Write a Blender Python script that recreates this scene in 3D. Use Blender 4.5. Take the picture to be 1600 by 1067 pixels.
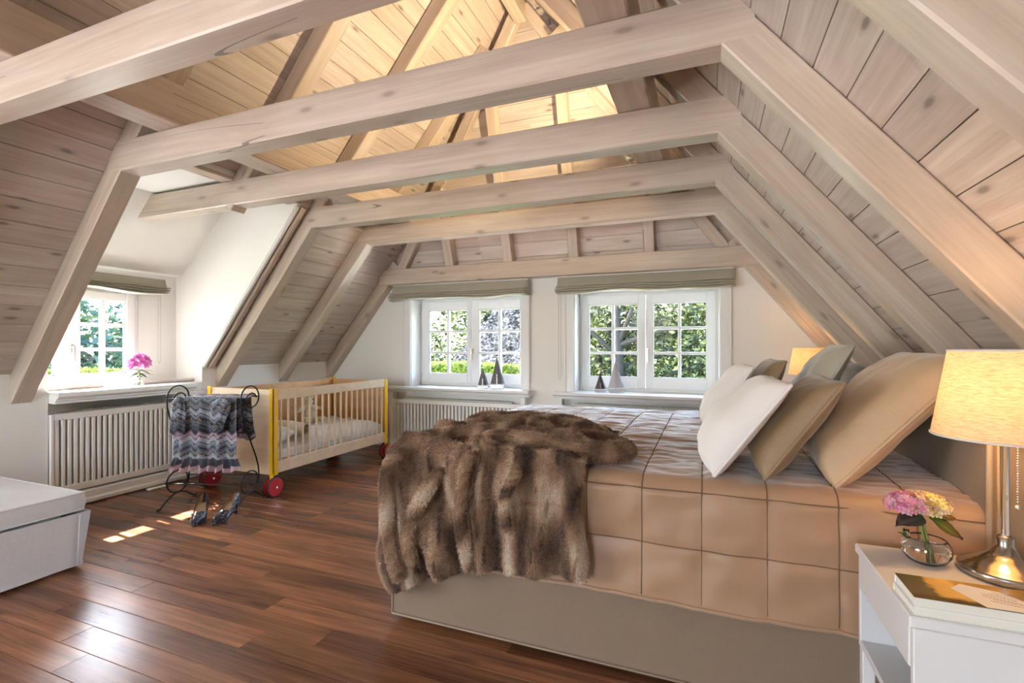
import bpy, math, random
import numpy as np
from mathutils import Vector, Matrix, noise as mnoise
for _o in list(bpy.data.objects): bpy.data.objects.remove(_o)
SC = bpy.context.scene
COL = SC.collection
R = math.radians
random.seed(7)

# ------------------------------------------------------------------ camera, world, light, exposure
cam_d = bpy.data.cameras.new('camera'); cam = bpy.data.objects.new('camera', cam_d); COL.objects.link(cam)
cam_d.sensor_width = 36.0; cam_d.lens = 36.0*767/1600; cam_d.shift_y = 7.5/1600; cam_d.clip_start = .02; cam_d.clip_end = 400
cam.location = (0, 0, 1.15); cam.rotation_euler = (R(90), 0, R(21.8))
SC.camera = cam
SC.view_settings.view_transform = 'Standard'; SC.view_settings.look = 'None'
SC.view_settings.gamma = 1.0; SC.view_settings.use_curve_mapping = False
SC.view_settings.exposure = 1.80

W = bpy.data.worlds.new('sky'); SC.world = W; W.use_nodes = True
wn = W.node_tree.nodes; wl = W.node_tree.links
sky = wn.new('ShaderNodeTexSky'); sky.sky_type = 'NISHITA'; sky.sun_disc = False
sky.sun_elevation = R(47); sky.sun_rotation = R(-85); sky.air_density = 1.0; sky.dust_density = 2.5; sky.ozone_density = 1.0
wl.new(sky.outputs[0], wn['Background'].inputs[0]); wn['Background'].inputs[1].default_value = 1.5

sun_d = bpy.data.lights.new('sun', 'SUN'); sun = bpy.data.objects.new('sun', sun_d); COL.objects.link(sun)
sun_d.energy = 24.0; sun_d.angle = R(.6); sun_d.color = (1, .95, .87)
sun.rotation_euler = Vector((1.45, -.13, -1.58)).to_track_quat('-Z', 'Y').to_euler()

def area(name, loc, target, sx, sy, power, col=(1, 1, 1)):
    d = bpy.data.lights.new(name, 'AREA'); d.shape = 'RECTANGLE'; d.size = sx; d.size_y = sy; d.energy = power; d.color = col
    o = bpy.data.objects.new(name, d); COL.objects.link(o); o.location = loc
    o.rotation_euler = (Vector(target)-Vector(loc)).to_track_quat('-Z', 'Y').to_euler()
    return o

area('near_gable_fill', (-1.5, -3.62, 1.15), (-1.5, 0, 1.3), 1.1, 1.9, 3, (.97, .98, 1))  # added fill light in the unseen gable opening
area('left_side_fill', (-3.75, -1.1, 1.1), (-.3, 1.2, 1.7), 1.4, 1.3, 34, (.94, .97, 1))  # added fill light inside the room, left of and behind the camera
# ------------------------------------------------------------------ materials
def lin(c):
    return tuple(((v/255)/12.92 if v/255 <= .04045 else ((v/255+.055)/1.055)**2.4) for v in c)
def newmat(name):
    m = bpy.data.materials.new(name); m.use_nodes = True
    nt = m.node_tree; return m, nt.nodes, nt.links, nt.nodes['Principled BSDF']
def setp(b, **k):
    for n, v in k.items():
        n = n.replace('_', ' ')
        for s in b.inputs:
            if s.name.lower() == n.lower():
                s.default_value = (*v, 1) if isinstance(v, tuple) and len(v) == 3 and s.type == 'RGBA' else v
def math_n(N, L, op, a, b=None):
    n = N.new('ShaderNodeMath'); n.operation = op
    for i, v in enumerate((a, b)):
        if v is None: continue
        if isinstance(v, (int, float)): n.inputs[i].default_value = v
        else: L.new(v, n.inputs[i])
    return n.outputs[0]
def ramp(N, L, fac, stops):
    r = N.new('ShaderNodeValToRGB'); e = r.color_ramp.elements
    while len(e) < len(stops): e.new(.5)
    for k, (p, c) in zip(e, stops): k.position = p; k.color = (*c, 1)
    L.new(fac, r.inputs[0]); return r.outputs[0]
def mixc(N, L, fac, a, b, mode='MIX'):
    n = N.new('ShaderNodeMix'); n.data_type = 'RGBA'; n.blend_type = mode
    for sock, v in ((n.inputs[0], fac), (n.inputs[6], a), (n.inputs[7], b)):
        if isinstance(v, (int, float)): sock.default_value = v
        elif isinstance(v, tuple): sock.default_value = (*v, 1)
        else: L.new(v, sock)
    return n.outputs[2]
def noise_n(N, L, vec, scale, detail=4, rough=.55, dist=0):
    n = N.new('ShaderNodeTexNoise'); n.inputs['Scale'].default_value = scale; n.inputs['Detail'].default_value = detail
    n.inputs['Roughness'].default_value = rough; n.inputs['Distortion'].default_value = dist
    if vec is not None: L.new(vec, n.inputs['Vector'])
    return n.outputs['Fac']
def mapping(N, L, vec, scale=(1, 1, 1), loc=(0, 0, 0)):
    n = N.new('ShaderNodeMapping'); n.inputs['Scale'].default_value = scale; n.inputs['Location'].default_value = loc
    L.new(vec, n.inputs['Vector']); return n.outputs[0]
def bump(N, L, B, h, strength=.2, dist=.01):
    n = N.new('ShaderNodeBump'); n.inputs['Strength'].default_value = strength; n.inputs['Distance'].default_value = dist
    L.new(h, n.inputs['Height']); L.new(n.outputs[0], B.inputs['Normal'])
def plain(name, col, rough=.5, metal=0, var=.0, vscale=6, bmp=0, bscale=60, **k):
    m, N, L, B = newmat(name); setp(B, Base_Color=tuple(col), Roughness=rough, Metallic=metal, **k)
    tc = N.new('ShaderNodeTexCoord').outputs['Object']
    if var:
        f = noise_n(N, L, tc, vscale, 3)
        L.new(ramp(N, L, f, [(.3, tuple(c*(1-var) for c in col)), (.7, tuple(min(1, c*(1+var)) for c in col))]), B.inputs['Base Color'])
    if bmp: bump(N, L, B, noise_n(N, L, tc, bscale, 3), bmp, .004)
    return m
def fabric(name, col, var=.08, rough=.85, weave=900, wstr=.25, wrinkle=0, sheen=.3, wscale=7):
    m, N, L, B = newmat(name); setp(B, Roughness=rough, Sheen_Weight=sheen, Sheen_Roughness=.4)
    tc = N.new('ShaderNodeTexCoord').outputs['Object']
    a = noise_n(N, L, mapping(N, L, tc, (weave, weave*.12, weave*.12)), 1, 2)
    b = noise_n(N, L, mapping(N, L, tc, (weave*.12, weave*.12, weave)), 1, 2)
    w = math_n(N, L, 'ADD', a, b)
    big = noise_n(N, L, tc, 5, 4)
    f = math_n(N, L, 'ADD', math_n(N, L, 'MULTIPLY', w, .35), math_n(N, L, 'MULTIPLY', big, .3))
    L.new(ramp(N, L, f, [(.3, tuple(c*(1-var) for c in col)), (.7, tuple(min(1, c*(1+var)) for c in col))]), B.inputs['Base Color'])
    h = math_n(N, L, 'MULTIPLY', w, wstr*.12)
    if wrinkle:
        wr = noise_n(N, L, tc, wscale, 5, .6, .8)
        h = math_n(N, L, 'ADD', h, math_n(N, L, 'MULTIPLY', wr, wrinkle))
    bump(N, L, B, h, .6, .02)
    return m
def wood(name, c_dark, c_light, rough=.6, knot=.5, knot_col=(.10, .075, .06), grain=(1.3, 22, 22), tone=.12, spec=.35, knot_scale=(2.2, 6.5, 6.5), coat=0, bmp=.12, crack=0):
    m, N, L, B = newmat(name); setp(B, Roughness=rough, Specular_IOR_Level=spec, Coat_Weight=coat, Coat_Roughness=.28)
    tc = N.new('ShaderNodeTexCoord').outputs['Object']; rnd = N.new('ShaderNodeObjectInfo').outputs['Random']
    cmb = N.new('ShaderNodeCombineXYZ')
    L.new(math_n(N, L, 'MULTIPLY', rnd, 37.0), cmb.inputs[0]); L.new(math_n(N, L, 'MULTIPLY', rnd, 91.0), cmb.inputs[1]); L.new(math_n(N, L, 'MULTIPLY', rnd, 53.0), cmb.inputs[2])
    va = N.new('ShaderNodeVectorMath'); va.operation = 'ADD'; L.new(tc, va.inputs[0]); L.new(cmb.outputs[0], va.inputs[1]); v = va.outputs[0]
    g1 = noise_n(N, L, mapping(N, L, v, grain), 1.0, 6, .62, .6)
    g2 = noise_n(N, L, mapping(N, L, v, (grain[0]*.5, grain[1]*5, grain[2]*5)), 1.0, 3, .5)
    g3 = noise_n(N, L, mapping(N, L, v, (1.1, 3.2, 3.2)), 1.0, 2, .5, 1.2)
    f = math_n(N, L, 'ADD', math_n(N, L, 'MULTIPLY', g1, .55), math_n(N, L, 'ADD', math_n(N, L, 'MULTIPLY', g2, .2), math_n(N, L, 'MULTIPLY', g3, .25)))
    col = ramp(N, L, f, [(.34, c_dark), (.52, tuple((a+b)/2 for a, b in zip(c_dark, c_light))), (.68, c_light)])
    t = ramp(N, L, rnd, [(0, (1-tone,)*3), (1, (1+tone*.5, 1+tone*.5, 1+tone*.5))])
    col = mixc(N, L, 1.0, col, t, 'MULTIPLY')
    if knot:
        vo = N.new('ShaderNodeTexVoronoi'); vo.inputs['Scale'].default_value = 1.0; vo.voronoi_dimensions = '2D'
        sp3 = N.new('ShaderNodeSeparateXYZ'); L.new(v, sp3.inputs[0]); c3 = N.new('ShaderNodeCombineXYZ')
        L.new(math_n(N, L, 'MULTIPLY', sp3.outputs[0], knot_scale[0]), c3.inputs[0])
        L.new(math_n(N, L, 'MULTIPLY', math_n(N, L, 'ADD', sp3.outputs[1], sp3.outputs[2]), knot_scale[1]), c3.inputs[1])
        L.new(c3.outputs[0], vo.inputs['Vector'])
        k = ramp(N, L, vo.outputs['Distance'], [(.045, (1, 1, 1)), (.10, (.25, .25, .25)), (.17, (0, 0, 0))])
        bw = N.new('ShaderNodeRGBToBW'); L.new(k, bw.inputs[0])
        sep = N.new('ShaderNodeSeparateColor'); L.new(vo.outputs['Color'], sep.inputs[0])
        sel = math_n(N, L, 'GREATER_THAN', sep.outputs[0], .6)
        kf = math_n(N, L, 'MULTIPLY', math_n(N, L, 'MULTIPLY', bw.outputs[0], sel), knot)
        col = mixc(N, L, kf, col, knot_col)
    if crack:
        c1 = noise_n(N, L, mapping(N, L, v, (.22, 6, 6), (3, 0, 0)), 1.0, 1, .4)
        ln_ = math_n(N, L, 'LESS_THAN', math_n(N, L, 'ABSOLUTE', math_n(N, L, 'SUBTRACT', c1, .5)), .0028)
        gate = math_n(N, L, 'GREATER_THAN', noise_n(N, L, mapping(N, L, v, (.9, .8, .8), (9, 4, 0)), 1.0, 1), .60)
        col = mixc(N, L, math_n(N, L, 'MULTIPLY', math_n(N, L, 'MULTIPLY', ln_, gate), crack), col, (.05, .035, .025))
    L.new(col, B.inputs['Base Color'])
    if bmp: bump(N, L, B, g2, bmp, .003)
    return m
def glass_mat(name, col=(1, 1, 1), rough=0, ior=1.45):
    m, N, L, B = newmat(name); setp(B, Base_Color=col, Roughness=rough, IOR=ior, Transmission_Weight=1.0); return m
def pane_mat(name):
    m, N, L, B = newmat(name)
    N.remove(B); out = N['Material Output']
    tr = N.new('ShaderNodeBsdfTransparent'); tr.inputs[0].default_value = (.97, .985, .98, 1)
    gl = N.new('ShaderNodeBsdfGlossy'); gl.inputs['Roughness'].default_value = .01
    fr = N.new('ShaderNodeFresnel'); fr.inputs[0].default_value = 1.14
    mx = N.new('ShaderNodeMixShader'); L.new(fr.outputs[0], mx.inputs[0]); L.new(tr.outputs[0], mx.inputs[1]); L.new(gl.outputs[0], mx.inputs[2])
    L.new(mx.outputs[0], out.inputs[0]); return m
def attr_mat(name, rough=.9, transl=0, sheen=0, spec=.2):
    m, N, L, B = newmat(name); a = N.new('ShaderNodeAttribute'); a.attribute_name = 'Col'
    L.new(a.outputs['Color'], B.inputs['Base Color']); setp(B, Roughness=rough, Sheen_Weight=sheen, Specular_IOR_Level=spec)
    if transl:
        t = N.new('ShaderNodeBsdfTranslucent'); L.new(a.outputs['Color'], t.inputs[0])
        mx = N.new('ShaderNodeMixShader'); mx.inputs[0].default_value = transl
        L.new(B.outputs[0], mx.inputs[1]); L.new(t.outputs[0], mx.inputs[2]); L.new(mx.outputs[0], N['Material Output'].inputs[0])
    return m

M = {}
M['beam'] = wood('whitewashed_beam', lin((180, 161, 144)), lin((216, 202, 187)), .38, .55, lin((120, 100, 84)), tone=.06, coat=.6, crack=.65)
M['plank'] = wood('whitewashed_plank', lin((182, 165, 154)), lin((222, 211, 203)), .5, .7, lin((104, 92, 86)), grain=(1.6, 26, 26), tone=.12, knot_scale=(2.6, 8, 8))
M['floor'] = wood('walnut_floorboard', lin((84, 50, 34)), lin((178, 120, 82)), .27, .5, lin((50, 28, 18)), grain=(1.5, 20, 20), tone=.42, spec=.5, knot_scale=(1.2, 5.2, 5.2), bmp=.06)
M['plaster'] = plain('white_plaster', (.86, .85, .82), .9, bmp=.06, bscale=90)
M['paint'] = plain('white_gloss_paint', (.85, .855, .85), .5)
M['paint_warm'] = plain('cream_white_paint', (.87, .87, .84), .38)
M['dark_gap'] = plain('dark_gap', (.05, .035, .03), .9)
M['pane'] = pane_mat('window_glass')
M['metal'] = plain('brushed_steel', (.62, .60, .57), .28, 1.0)
M['chrome'] = plain('chrome', (.75, .75, .76), .12, 1.0)
M['iron'] = plain('black_wrought_iron', (.022, .022, .024), .45, .6)
M['blind'] = fabric('blind_linen', lin((176, 170, 152)), weave=700)

# ------------------------------------------------------------------ mesh helpers
ORG = {}
class MB:
    def __init__(s): s.v = []; s.f = []; s.c = None
    def add(s, vs, fs):
        o = len(s.v); s.v += [tuple(p) for p in vs]; s.f += [tuple(i+o for i in f) for f in fs]; return s
    def box(s, a, b):
        (x0, y0, z0), (x1, y1, z1) = a, b
        x0, x1 = min(x0, x1), max(x0, x1); y0, y1 = min(y0, y1), max(y0, y1); z0, z1 = min(z0, z1), max(z0, z1)
        return s.add([(x0,y0,z0),(x1,y0,z0),(x1,y1,z0),(x0,y1,z0),(x0,y0,z1),(x1,y0,z1),(x1,y1,z1),(x0,y1,z1)],
                     [(0,3,2,1),(4,5,6,7),(0,1,5,4),(1,2,6,5),(2,3,7,6),(3,0,4,7)])
    def cbox(s, a, b, c=.004):
        """box with all edges chamfered"""
        a = [min(p, q) for p, q in zip(a, b)], [max(p, q) for p, q in zip(a, b)]
        lo, hi = a; P = {}; vs = []; fs = []
        for sx in (0, 1):
            for sy in (0, 1):
                for sz in (0, 1):
                    base = [(lo, hi)[k][i] for i, k in enumerate((sx, sy, sz))]
                    for ax in range(3):
                        p = list(base)
                        for i, k in enumerate((sx, sy, sz)):
                            if i != ax: p[i] += c if k == 0 else -c
                        P[(sx, sy, sz, ax)] = len(vs); vs.append(p)
        g = lambda *k: P[k]
        for ax in range(3):
            o = [i for i in range(3) if i != ax]
            for k in (0, 1):
                q = []
                for (p0, p1) in ((0,0),(1,0),(1,1),(0,1)):
                    key = [0,0,0]; key[ax] = k; key[o[0]] = p0; key[o[1]] = p1; q.append(g(*key, ax))
                fs.append(q)
        for ax in range(3):
            o = [i for i in range(3) if i != ax]
            for p0 in (0, 1):
                for p1 in (0, 1):
                    k0 = [0,0,0]; k1 = [0,0,0]; k0[ax] = 0; k1[ax] = 1; k0[o[0]] = k1[o[0]] = p0; k0[o[1]] = k1[o[1]] = p1
                    fs.append([g(*k0, o[0]), g(*k1, o[0]), g(*k1, o[1]), g(*k0, o[1])])
        for sx in (0, 1):
            for sy in (0, 1):
                for sz in (0, 1): fs.append([g(sx, sy, sz, 0), g(sx, sy, sz, 1), g(sx, sy, sz, 2)])
        return s.add(vs, fs)
    def prism(s, poly, axis, a, b):
        """poly of 2D points in the plane across axis ('x': (y,z), 'y': (x,z), 'z': (x,y)) pushed from a to b"""
        n = len(poly)
        def P(p, t): return {'x': (t, p[0], p[1]), 'y': (p[0], t, p[1]), 'z': (p[0], p[1], t)}[axis]
        vs = [P(p, a) for p in poly]+[P(p, b) for p in poly]
        return s.add(vs, [tuple(range(n))[::-1], tuple(range(n, 2*n))]+[(i, (i+1) % n, (i+1) % n+n, i+n) for i in range(n)])
    def tube(s, pts, r, n=8, closed=False, cap=True):
        pts = [Vector(p) for p in pts]; m = len(pts)
        rs = r if isinstance(r, (list, tuple)) else [r]*m
        vs = []; up = None
        for i, p in enumerate(pts):
            a = pts[i-1] if (i or closed) else pts[0]; b = pts[(i+1) % m] if (i < m-1 or closed) else pts[-1]
            t = (b-a).normalized() if (b-a).length > 1e-9 else Vector((0, 0, 1))
            if up is None: up = Vector((0, 0, 1)) if abs(t.z) < .9 else Vector((1, 0, 0))
            up = up-t*up.dot(t)
            up = up.normalized() if up.length > 1e-6 else t.orthogonal().normalized()
            w = t.cross(up)
            for k in range(n):
                q = 2*math.pi*k/n; vs.append(p+(up*math.cos(q)+w*math.sin(q))*rs[i])
        fs = []
        for i in range(m if closed else m-1):
            j = (i+1) % m
            for k in range(n): fs.append((i*n+k, i*n+(k+1) % n, j*n+(k+1) % n, j*n+k))
        if cap and not closed: fs += [tuple(range(n))[::-1], tuple(range((m-1)*n, m*n))]
        return s.add(vs, fs)
    def lathe(s, prof, c=(0, 0, 0), n=32, axis='z', capa=False, capb=False):
        vs = []
        for (r, h) in prof:
            for k in range(n):
                q = 2*math.pi*k/n; x, y = r*math.cos(q), r*math.sin(q)
                vs.append({'z': (c[0]+x, c[1]+y, c[2]+h), 'x': (c[0]+h, c[1]+x, c[2]+y), 'y': (c[0]+y, c[1]+h, c[2]+x)}[axis])
        fs = []
        for i in range(len(prof)-1):
            for k in range(n): fs.append((i*n+k, i*n+(k+1) % n, (i+1)*n+(k+1) % n, (i+1)*n+k))
        if capa: fs.append(tuple(range(n))[::-1])
        if capb: fs.append(tuple(range((len(prof)-1)*n, len(prof)*n)))
        return s.add(vs, fs)
    def grid(s, fn, nu, nv, flip=False):
        vs = [fn(i/nu, j/nv) for i in range(nu+1) for j in range(nv+1)]
        fs = []
        for i in range(nu):
            for j in range(nv):
                a = i*(nv+1)+j; q = (a, a+nv+1, a+nv+2, a+1); fs.append(q[::-1] if flip else q)
        return s.add(vs, fs)
    def ball(s, c, r, n=12, m=8, sc=(1, 1, 1)):
        vs = []; fs = []
        for i in range(m+1):
            t = math.pi*i/m
            for k in range(n):
                q = 2*math.pi*k/n
                vs.append((c[0]+r*sc[0]*math.sin(t)*math.cos(q), c[1]+r*sc[1]*math.sin(t)*math.sin(q), c[2]+r*sc[2]*math.cos(t)))
        for i in range(m):
            for k in range(n): fs.append((i*n+k, (i+1)*n+k, (i+1)*n+(k+1) % n, i*n+(k+1) % n))
        return s.add(vs, fs)
    def xf(s, mat):
        s.v = [tuple(mat @ Vector(p)) for p in s.v]; return s
    def build(s, name, mat, parent=None, smooth=False, world=True, recalc=True):
        org = ORG.get(parent, Vector((0, 0, 0))) if (world and parent is not None) else Vector((0, 0, 0))
        me = bpy.data.meshes.new(name)
        me.from_pydata([(p[0]-org[0], p[1]-org[1], p[2]-org[2]) for p in s.v], [], s.f)
        if recalc:
            import bmesh
            bm = bmesh.new(); bm.from_mesh(me); bmesh.ops.recalc_face_normals(bm, faces=bm.faces); bm.to_mesh(me); bm.free()
        if s.c is not None:
            ca = me.color_attributes.new('Col', 'FLOAT_COLOR', 'POINT')
            ca.data.foreach_set('color', np.asarray([(*c, 1) for c in s.c], dtype=np.float32).ravel())
        if smooth: me.polygons.foreach_set('use_smooth', [True]*len(me.polygons))
        for mm in (mat if isinstance(mat, (list, tuple)) else [mat]): me.materials.append(mm)
        return link(name, me, parent, org)
def link(name, me, parent=None, org=None):
    o = bpy.data.objects.new(name, me); COL.objects.link(o)
    if parent is not None: o.parent = parent; ORG[o] = ORG.get(parent, Vector((0, 0, 0)))
    else: ORG[o] = Vector((0, 0, 0))
    return o
def fast_mesh(name, V, F, mat, parent=None, col=None, smooth=False, world=True):
    """numpy tri or quad soup"""
    V = np.asarray(V, dtype=np.float32); F = np.asarray(F, dtype=np.int32); k = F.shape[1]
    if world and parent is not None: V = V-np.array(ORG.get(parent, (0, 0, 0)), dtype=np.float32)
    me = bpy.data.meshes.new(name); me.vertices.add(len(V)); me.vertices.foreach_set('co', V.ravel())
    me.loops.add(F.size); me.loops.foreach_set('vertex_index', F.ravel())
    me.polygons.add(len(F)); me.polygons.foreach_set('loop_start', np.arange(0, F.size, k, dtype=np.int32))
    me.polygons.foreach_set('loop_total', np.full(len(F), k, dtype=np.int32))
    if smooth: me.polygons.foreach_set('use_smooth', np.ones(len(F), dtype=bool))
    me.update(calc_edges=True)
    if col is not None:
        c4 = np.ones((len(V), 4), dtype=np.float32); c4[:, :3] = col
        ca = me.color_attributes.new('Col', 'FLOAT_COLOR', 'POINT'); ca.data.foreach_set('color', c4.ravel())
    me.materials.append(mat)
    return link(name, me, parent)
def tag(o, label, cat, group=None, kind=None):
    o['label'] = label; o['category'] = cat
    if group: o['group'] = group
    if kind: o['kind'] = kind
    return o
def thing(name, label, cat, loc=(0, 0, 0), group=None, rotz=0):
    o = bpy.data.objects.new(name, None); COL.objects.link(o); o.location = loc; o.rotation_euler = (0, 0, rotz)
    o.empty_display_size = .05; ORG[o] = Vector(loc)
    return tag(o, label, cat, group)
def setting(name, loc=(0, 0, 0)):
    o = bpy.data.objects.new(name, None); COL.objects.link(o); o.location = loc; ORG[o] = Vector(loc); o['kind'] = 'structure'; return o
def copy_tree(o, parent=None):
    c = o.copy(); COL.objects.link(c)
    if parent is not None: c.parent = parent
    for ch in list(o.children): copy_tree(ch, c)
    return c
def stick(name, p0, p1, w, h, mat, parent, side=None, ch=.006, me=None):
    """beam whose local X runs p0->p1; p0,p1 = middle of the lower face; w across 'side', h along the other axis (upwards)"""
    p0, p1 = Vector(p0), Vector(p1); x = (p1-p0); Ln = x.length; x.normalize()
    y = Vector(side) if side else Vector((0, 0, 1)).cross(x); y = (y-x*y.dot(x)).normalized(); z = x.cross(y)
    if z.z < 0 and abs(z.z) > .05: y = -y; z = -z
    if me is None:
        b = MB(); c = ch
        sec = [(-w/2+c, 0), (w/2-c, 0), (w/2, c), (w/2, h-c), (w/2-c, h), (-w/2+c, h), (-w/2, h-c), (-w/2, c)]
        b.prism(sec, 'x', 0, Ln)
        me = bpy.data.meshes.new(name); me.from_pydata(b.v, [], b.f)
        import bmesh
        bm = bmesh.new(); bm.from_mesh(me); bmesh.ops.recalc_face_normals(bm, faces=bm.faces); bm.to_mesh(me); bm.free()
        me.materials.append(mat)
    o = link(name, me, parent)
    m = Matrix((x, y, z)).transposed().to_4x4(); m.translation = p0-ORG[o]
    o.matrix_local = m
    return o
# ------------------------------------------------------------------ structure: floor
XL, XR, YF = -4.25, 1.27, 4.75
fl = MB().box((-4.75, -3.7, -.12), (XR+.1, YF+.1, -.016)).build('floor', M['floor']); fl['kind'] = 'structure'
rf = random.Random(3); bw = .117; y = .30
bcache = {}
while y < YF:
    x = XL-rf.uniform(0, 1.2)
    while x < XR:
        Ln = rf.choice((1.1, 1.4, 1.7, 2.0, 2.3)); x1 = x+Ln
        a, b = max(x, XL), min(x1, XR)
        if b-a > .03:
            key = round(b-a, 3)
            if key not in bcache:
                me = bpy.data.meshes.new('floorboard'); m_ = MB(); c = .0012; L_ = b-a; w_ = bw-.0016
                m_.prism([(0, -.016), (w_, -.016), (w_, -c), (w_-c, 0), (c, 0), (0, -c)], 'x', .0006, L_-.0006)
                me.from_pydata(m_.v, [], [f[::-1] for f in m_.f]); me.materials.append(M['floor']); bcache[key] = me
            o = link('floorboard', bcache[key], fl); o.location = (a, y, rf.uniform(-.0006, .0004))
        x = x1
    y += bw

# ------------------------------------------------------------------ structure: walls
KL, KR = 1.21, 1.25                      # slopes of the two roof sides
ZK = 2.15                                # underside of the collar beams
XKL, XKR = -3.11, .04                    # where rafters meet the collar underside
aL, aR = math.atan(KL), math.atan(KR)
PT = .125                                # board plane lies this far behind the rafter underside
def zl(x, off=0): return ZK+KL*(x-XKL)+off/math.cos(aL)
def zr(x, off=0): return ZK-KR*(x-XKR)+off/math.cos(aR)
XRG = (XKR*KR+XKL*KL)/(KR+KL); ZRG = ZK+KL*(XRG-XKL)
HK = 3.0; YH0, ZH0 = 4.64, 2.0           # hip plane: Y = YH0-(Z-ZH0)/HK
def yhip(z, off=0): return YH0-(z-ZH0)/HK+off
DY0, DY1 = 1.89, 3.08                    # dormer opening in the left slope

wl_ = MB()
wl_.box((XL-.09, -3.7, 0), (XL, 1.965, zl(XL, PT)+.02))
wl_.box((XL-.09, DY1+.045, 0), (XL, YF+.1, zl(XL, PT)+.02))
# dormer: side cheeks, sloping ceiling, wall round the window
ck = [(-4.72, 0), (XL, 0), (XL, zl(XL, PT)), (-3.11, zl(-3.11, PT)), (-3.11, 2.5), (-4.72, 2.5)]
wl_.prism(ck, 'y', DY1, DY1+.045)
wl_.prism([(-4.72, 0), (XL-.05, 0), (XL-.05, zl(XL-.05, PT+.03)), (-3.11, zl(-3.11, PT+.03)), (-3.11, 2.5), (-4.72, 2.5)], 'y', 1.70, 1.74)
wl_.prism([(-3.11, 2.345), (-3.98, 2.335), (-4.52, 1.80), (-4.60, 1.79), (-4.72, 1.79), (-4.72, 2.45), (-3.11, 2.45)], 'y', 1.72, DY1+.03)
wy0, wy1, wz0, wz1 = 1.745, 2.755, .80, 1.63
wl_.box((-4.74, 1.70, 0), (-4.60, wy0, 1.85)); wl_.box((-4.74, wy1, 0), (-4.60, DY1+.02, 1.85))
wl_.box((-4.74, wy0, wz1), (-4.60, wy1, 1.85)); wl_.box((-4.74, wy0, 0), (-4.60, wy1, wz0))
wl_.box((-4.74, 2.952, 0), (XL-.002, DY1+.01, .829))
o = wl_.build('wall_left', M['plaster']); o['kind'] = 'structure'

def holed_wall(mb, x0, x1, z0, z1, y0, y1, holes):
    xs = sorted(holes); x = x0
    for (a, b, c, d) in xs:
        mb.box((x, y0, z0), (a, y1, z1)); mb.box((a, y0, z0), (b, y1, c)); mb.box((a, y0, d), (b, y1, z1)); x = b
    mb.box((x, y0, z0), (x1, y1, z1))
WIN = [(-3.135, -1.795), (-1.235, .095)]
wf = MB(); holed_wall(wf, XL-.09, XR+.1, 0, 2.1, YF, 5.02, [(a, b, .66, 1.70) for a, b in WIN])
o = wf.build('wall_far', M['plaster']); o['kind'] = 'structure'
o = MB().box((XR, -3.7, 0), (XR+.1, YF+.1, zr(XR, PT)+.04)).build('wall_right', M['plaster']); o['kind'] = 'structure'
o = MB().box((XL, DY1+.05, .016), (XL+.014, YF, .10)).box((XL+.014, DY1+.05, 0), (XL+.022, YF, .018)).build('baseboard_left', M['paint']); o['kind'] = 'structure'
o = MB().cbox((XL+.02, YF-.016, 0), (-3.42, YF, .09)).cbox((-1.66, YF-.016, 0), (-1.44, YF, .09)).build('baseboard_far', M['paint']); o['kind'] = 'structure'

wn_ = MB()   # near gable, behind the camera, with an unseen opening added to let fill light in
wn_.box((XL-.1, -3.8, 0), (-2.0, -3.68, 4.4)).box((-.9, -3.8, 0), (XR+.1, -3.68, 4.4)).box((-2.0, -3.8, 0), (-.9, -3.68, .15)).box((-2.0, -3.8, 2.15), (-.9, -3.68, 4.4))
o = wn_.build('wall_near', M['plaster']); o['kind'] = 'structure'

# ------------------------------------------------------------------ structure: roof (ceiling) with boards, rafters, collar beams, purlins
ceil = MB()
B0 = PT+.022                              # dark backing just behind the boards
def lp(x, y, off=B0): return (x, y, zl(x, off))
def rp(x, y, off=B0): return (x, y, zr(x, off))
def slabL(x0, x1, y0, y1, yt=None):
    p = [lp(x0, y0), lp(x1, y0), lp(x1, yt if yt is not None else y1), lp(x0, y1)]; q = [lp(a, b, B0+.03) for a, b, _ in p]
    ceil.add(p+q, [(0, 1, 2, 3), (7, 6, 5, 4), (0, 4, 5, 1), (1, 5, 6, 2), (2, 6, 7, 3), (3, 7, 4, 0)])
def slabR(x0, x1, y0, y1, yt=None):
    p = [rp(x0, y0), rp(x1, y0), rp(x1, yt if yt is not None else y1), rp(x0, y1)]; q = [rp(a, b, B0+.03) for a, b, _ in p]
    ceil.add(p+q, [(0, 1, 2, 3), (7, 6, 5, 4), (0, 4, 5, 1), (1, 5, 6, 2), (2, 6, 7, 3), (3, 7, 4, 0)])
xd = -3.11                                 # top of the dormer opening
xt = XRG+.02
yt_ = yhip(ZRG, .4)
xh = XKL+(ZH0-ZK)/KL
slabL(XL-.12, xh, -3.7, 1.80); slabL(XL-.12, xh, DY1+.02, YF+.12)
slabL(xh, xd, -3.7, 1.80, 1.80); slabL(xh, xd, DY1+.02, YF+.12, yhip(zl(xd, B0), .4))
slabL(xd, xt, -3.7, yhip(zl(xd, B0), .4), yt_)
xhr = XKR-(ZH0-ZK)/KR
slabR(XR+.1, xhr, -3.7, YF+.12); slabR(xhr, XRG-.02, -3.7, YF+.12, yt_)
hb = [(XL+.2, yhip(ZH0-.3, .13), ZH0-.3), (XR-.2, yhip(ZH0-.3, .13), ZH0-.3), (XRG+1.2, yhip(ZRG+.35, .13), ZRG+.35), (XRG-1.2, yhip(ZRG+.35, .13), ZRG+.35)]
ceil.add(hb+[(a, b+.03, c) for a, b, c in hb], [(0, 1, 2, 3), (7, 6, 5, 4), (0, 4, 5, 1), (1, 5, 6, 2), (2, 6, 7, 3), (3, 7, 4, 0)])
ceiling = ceil.build('ceiling', M['plank']); ceiling['kind'] = 'structure'

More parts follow.
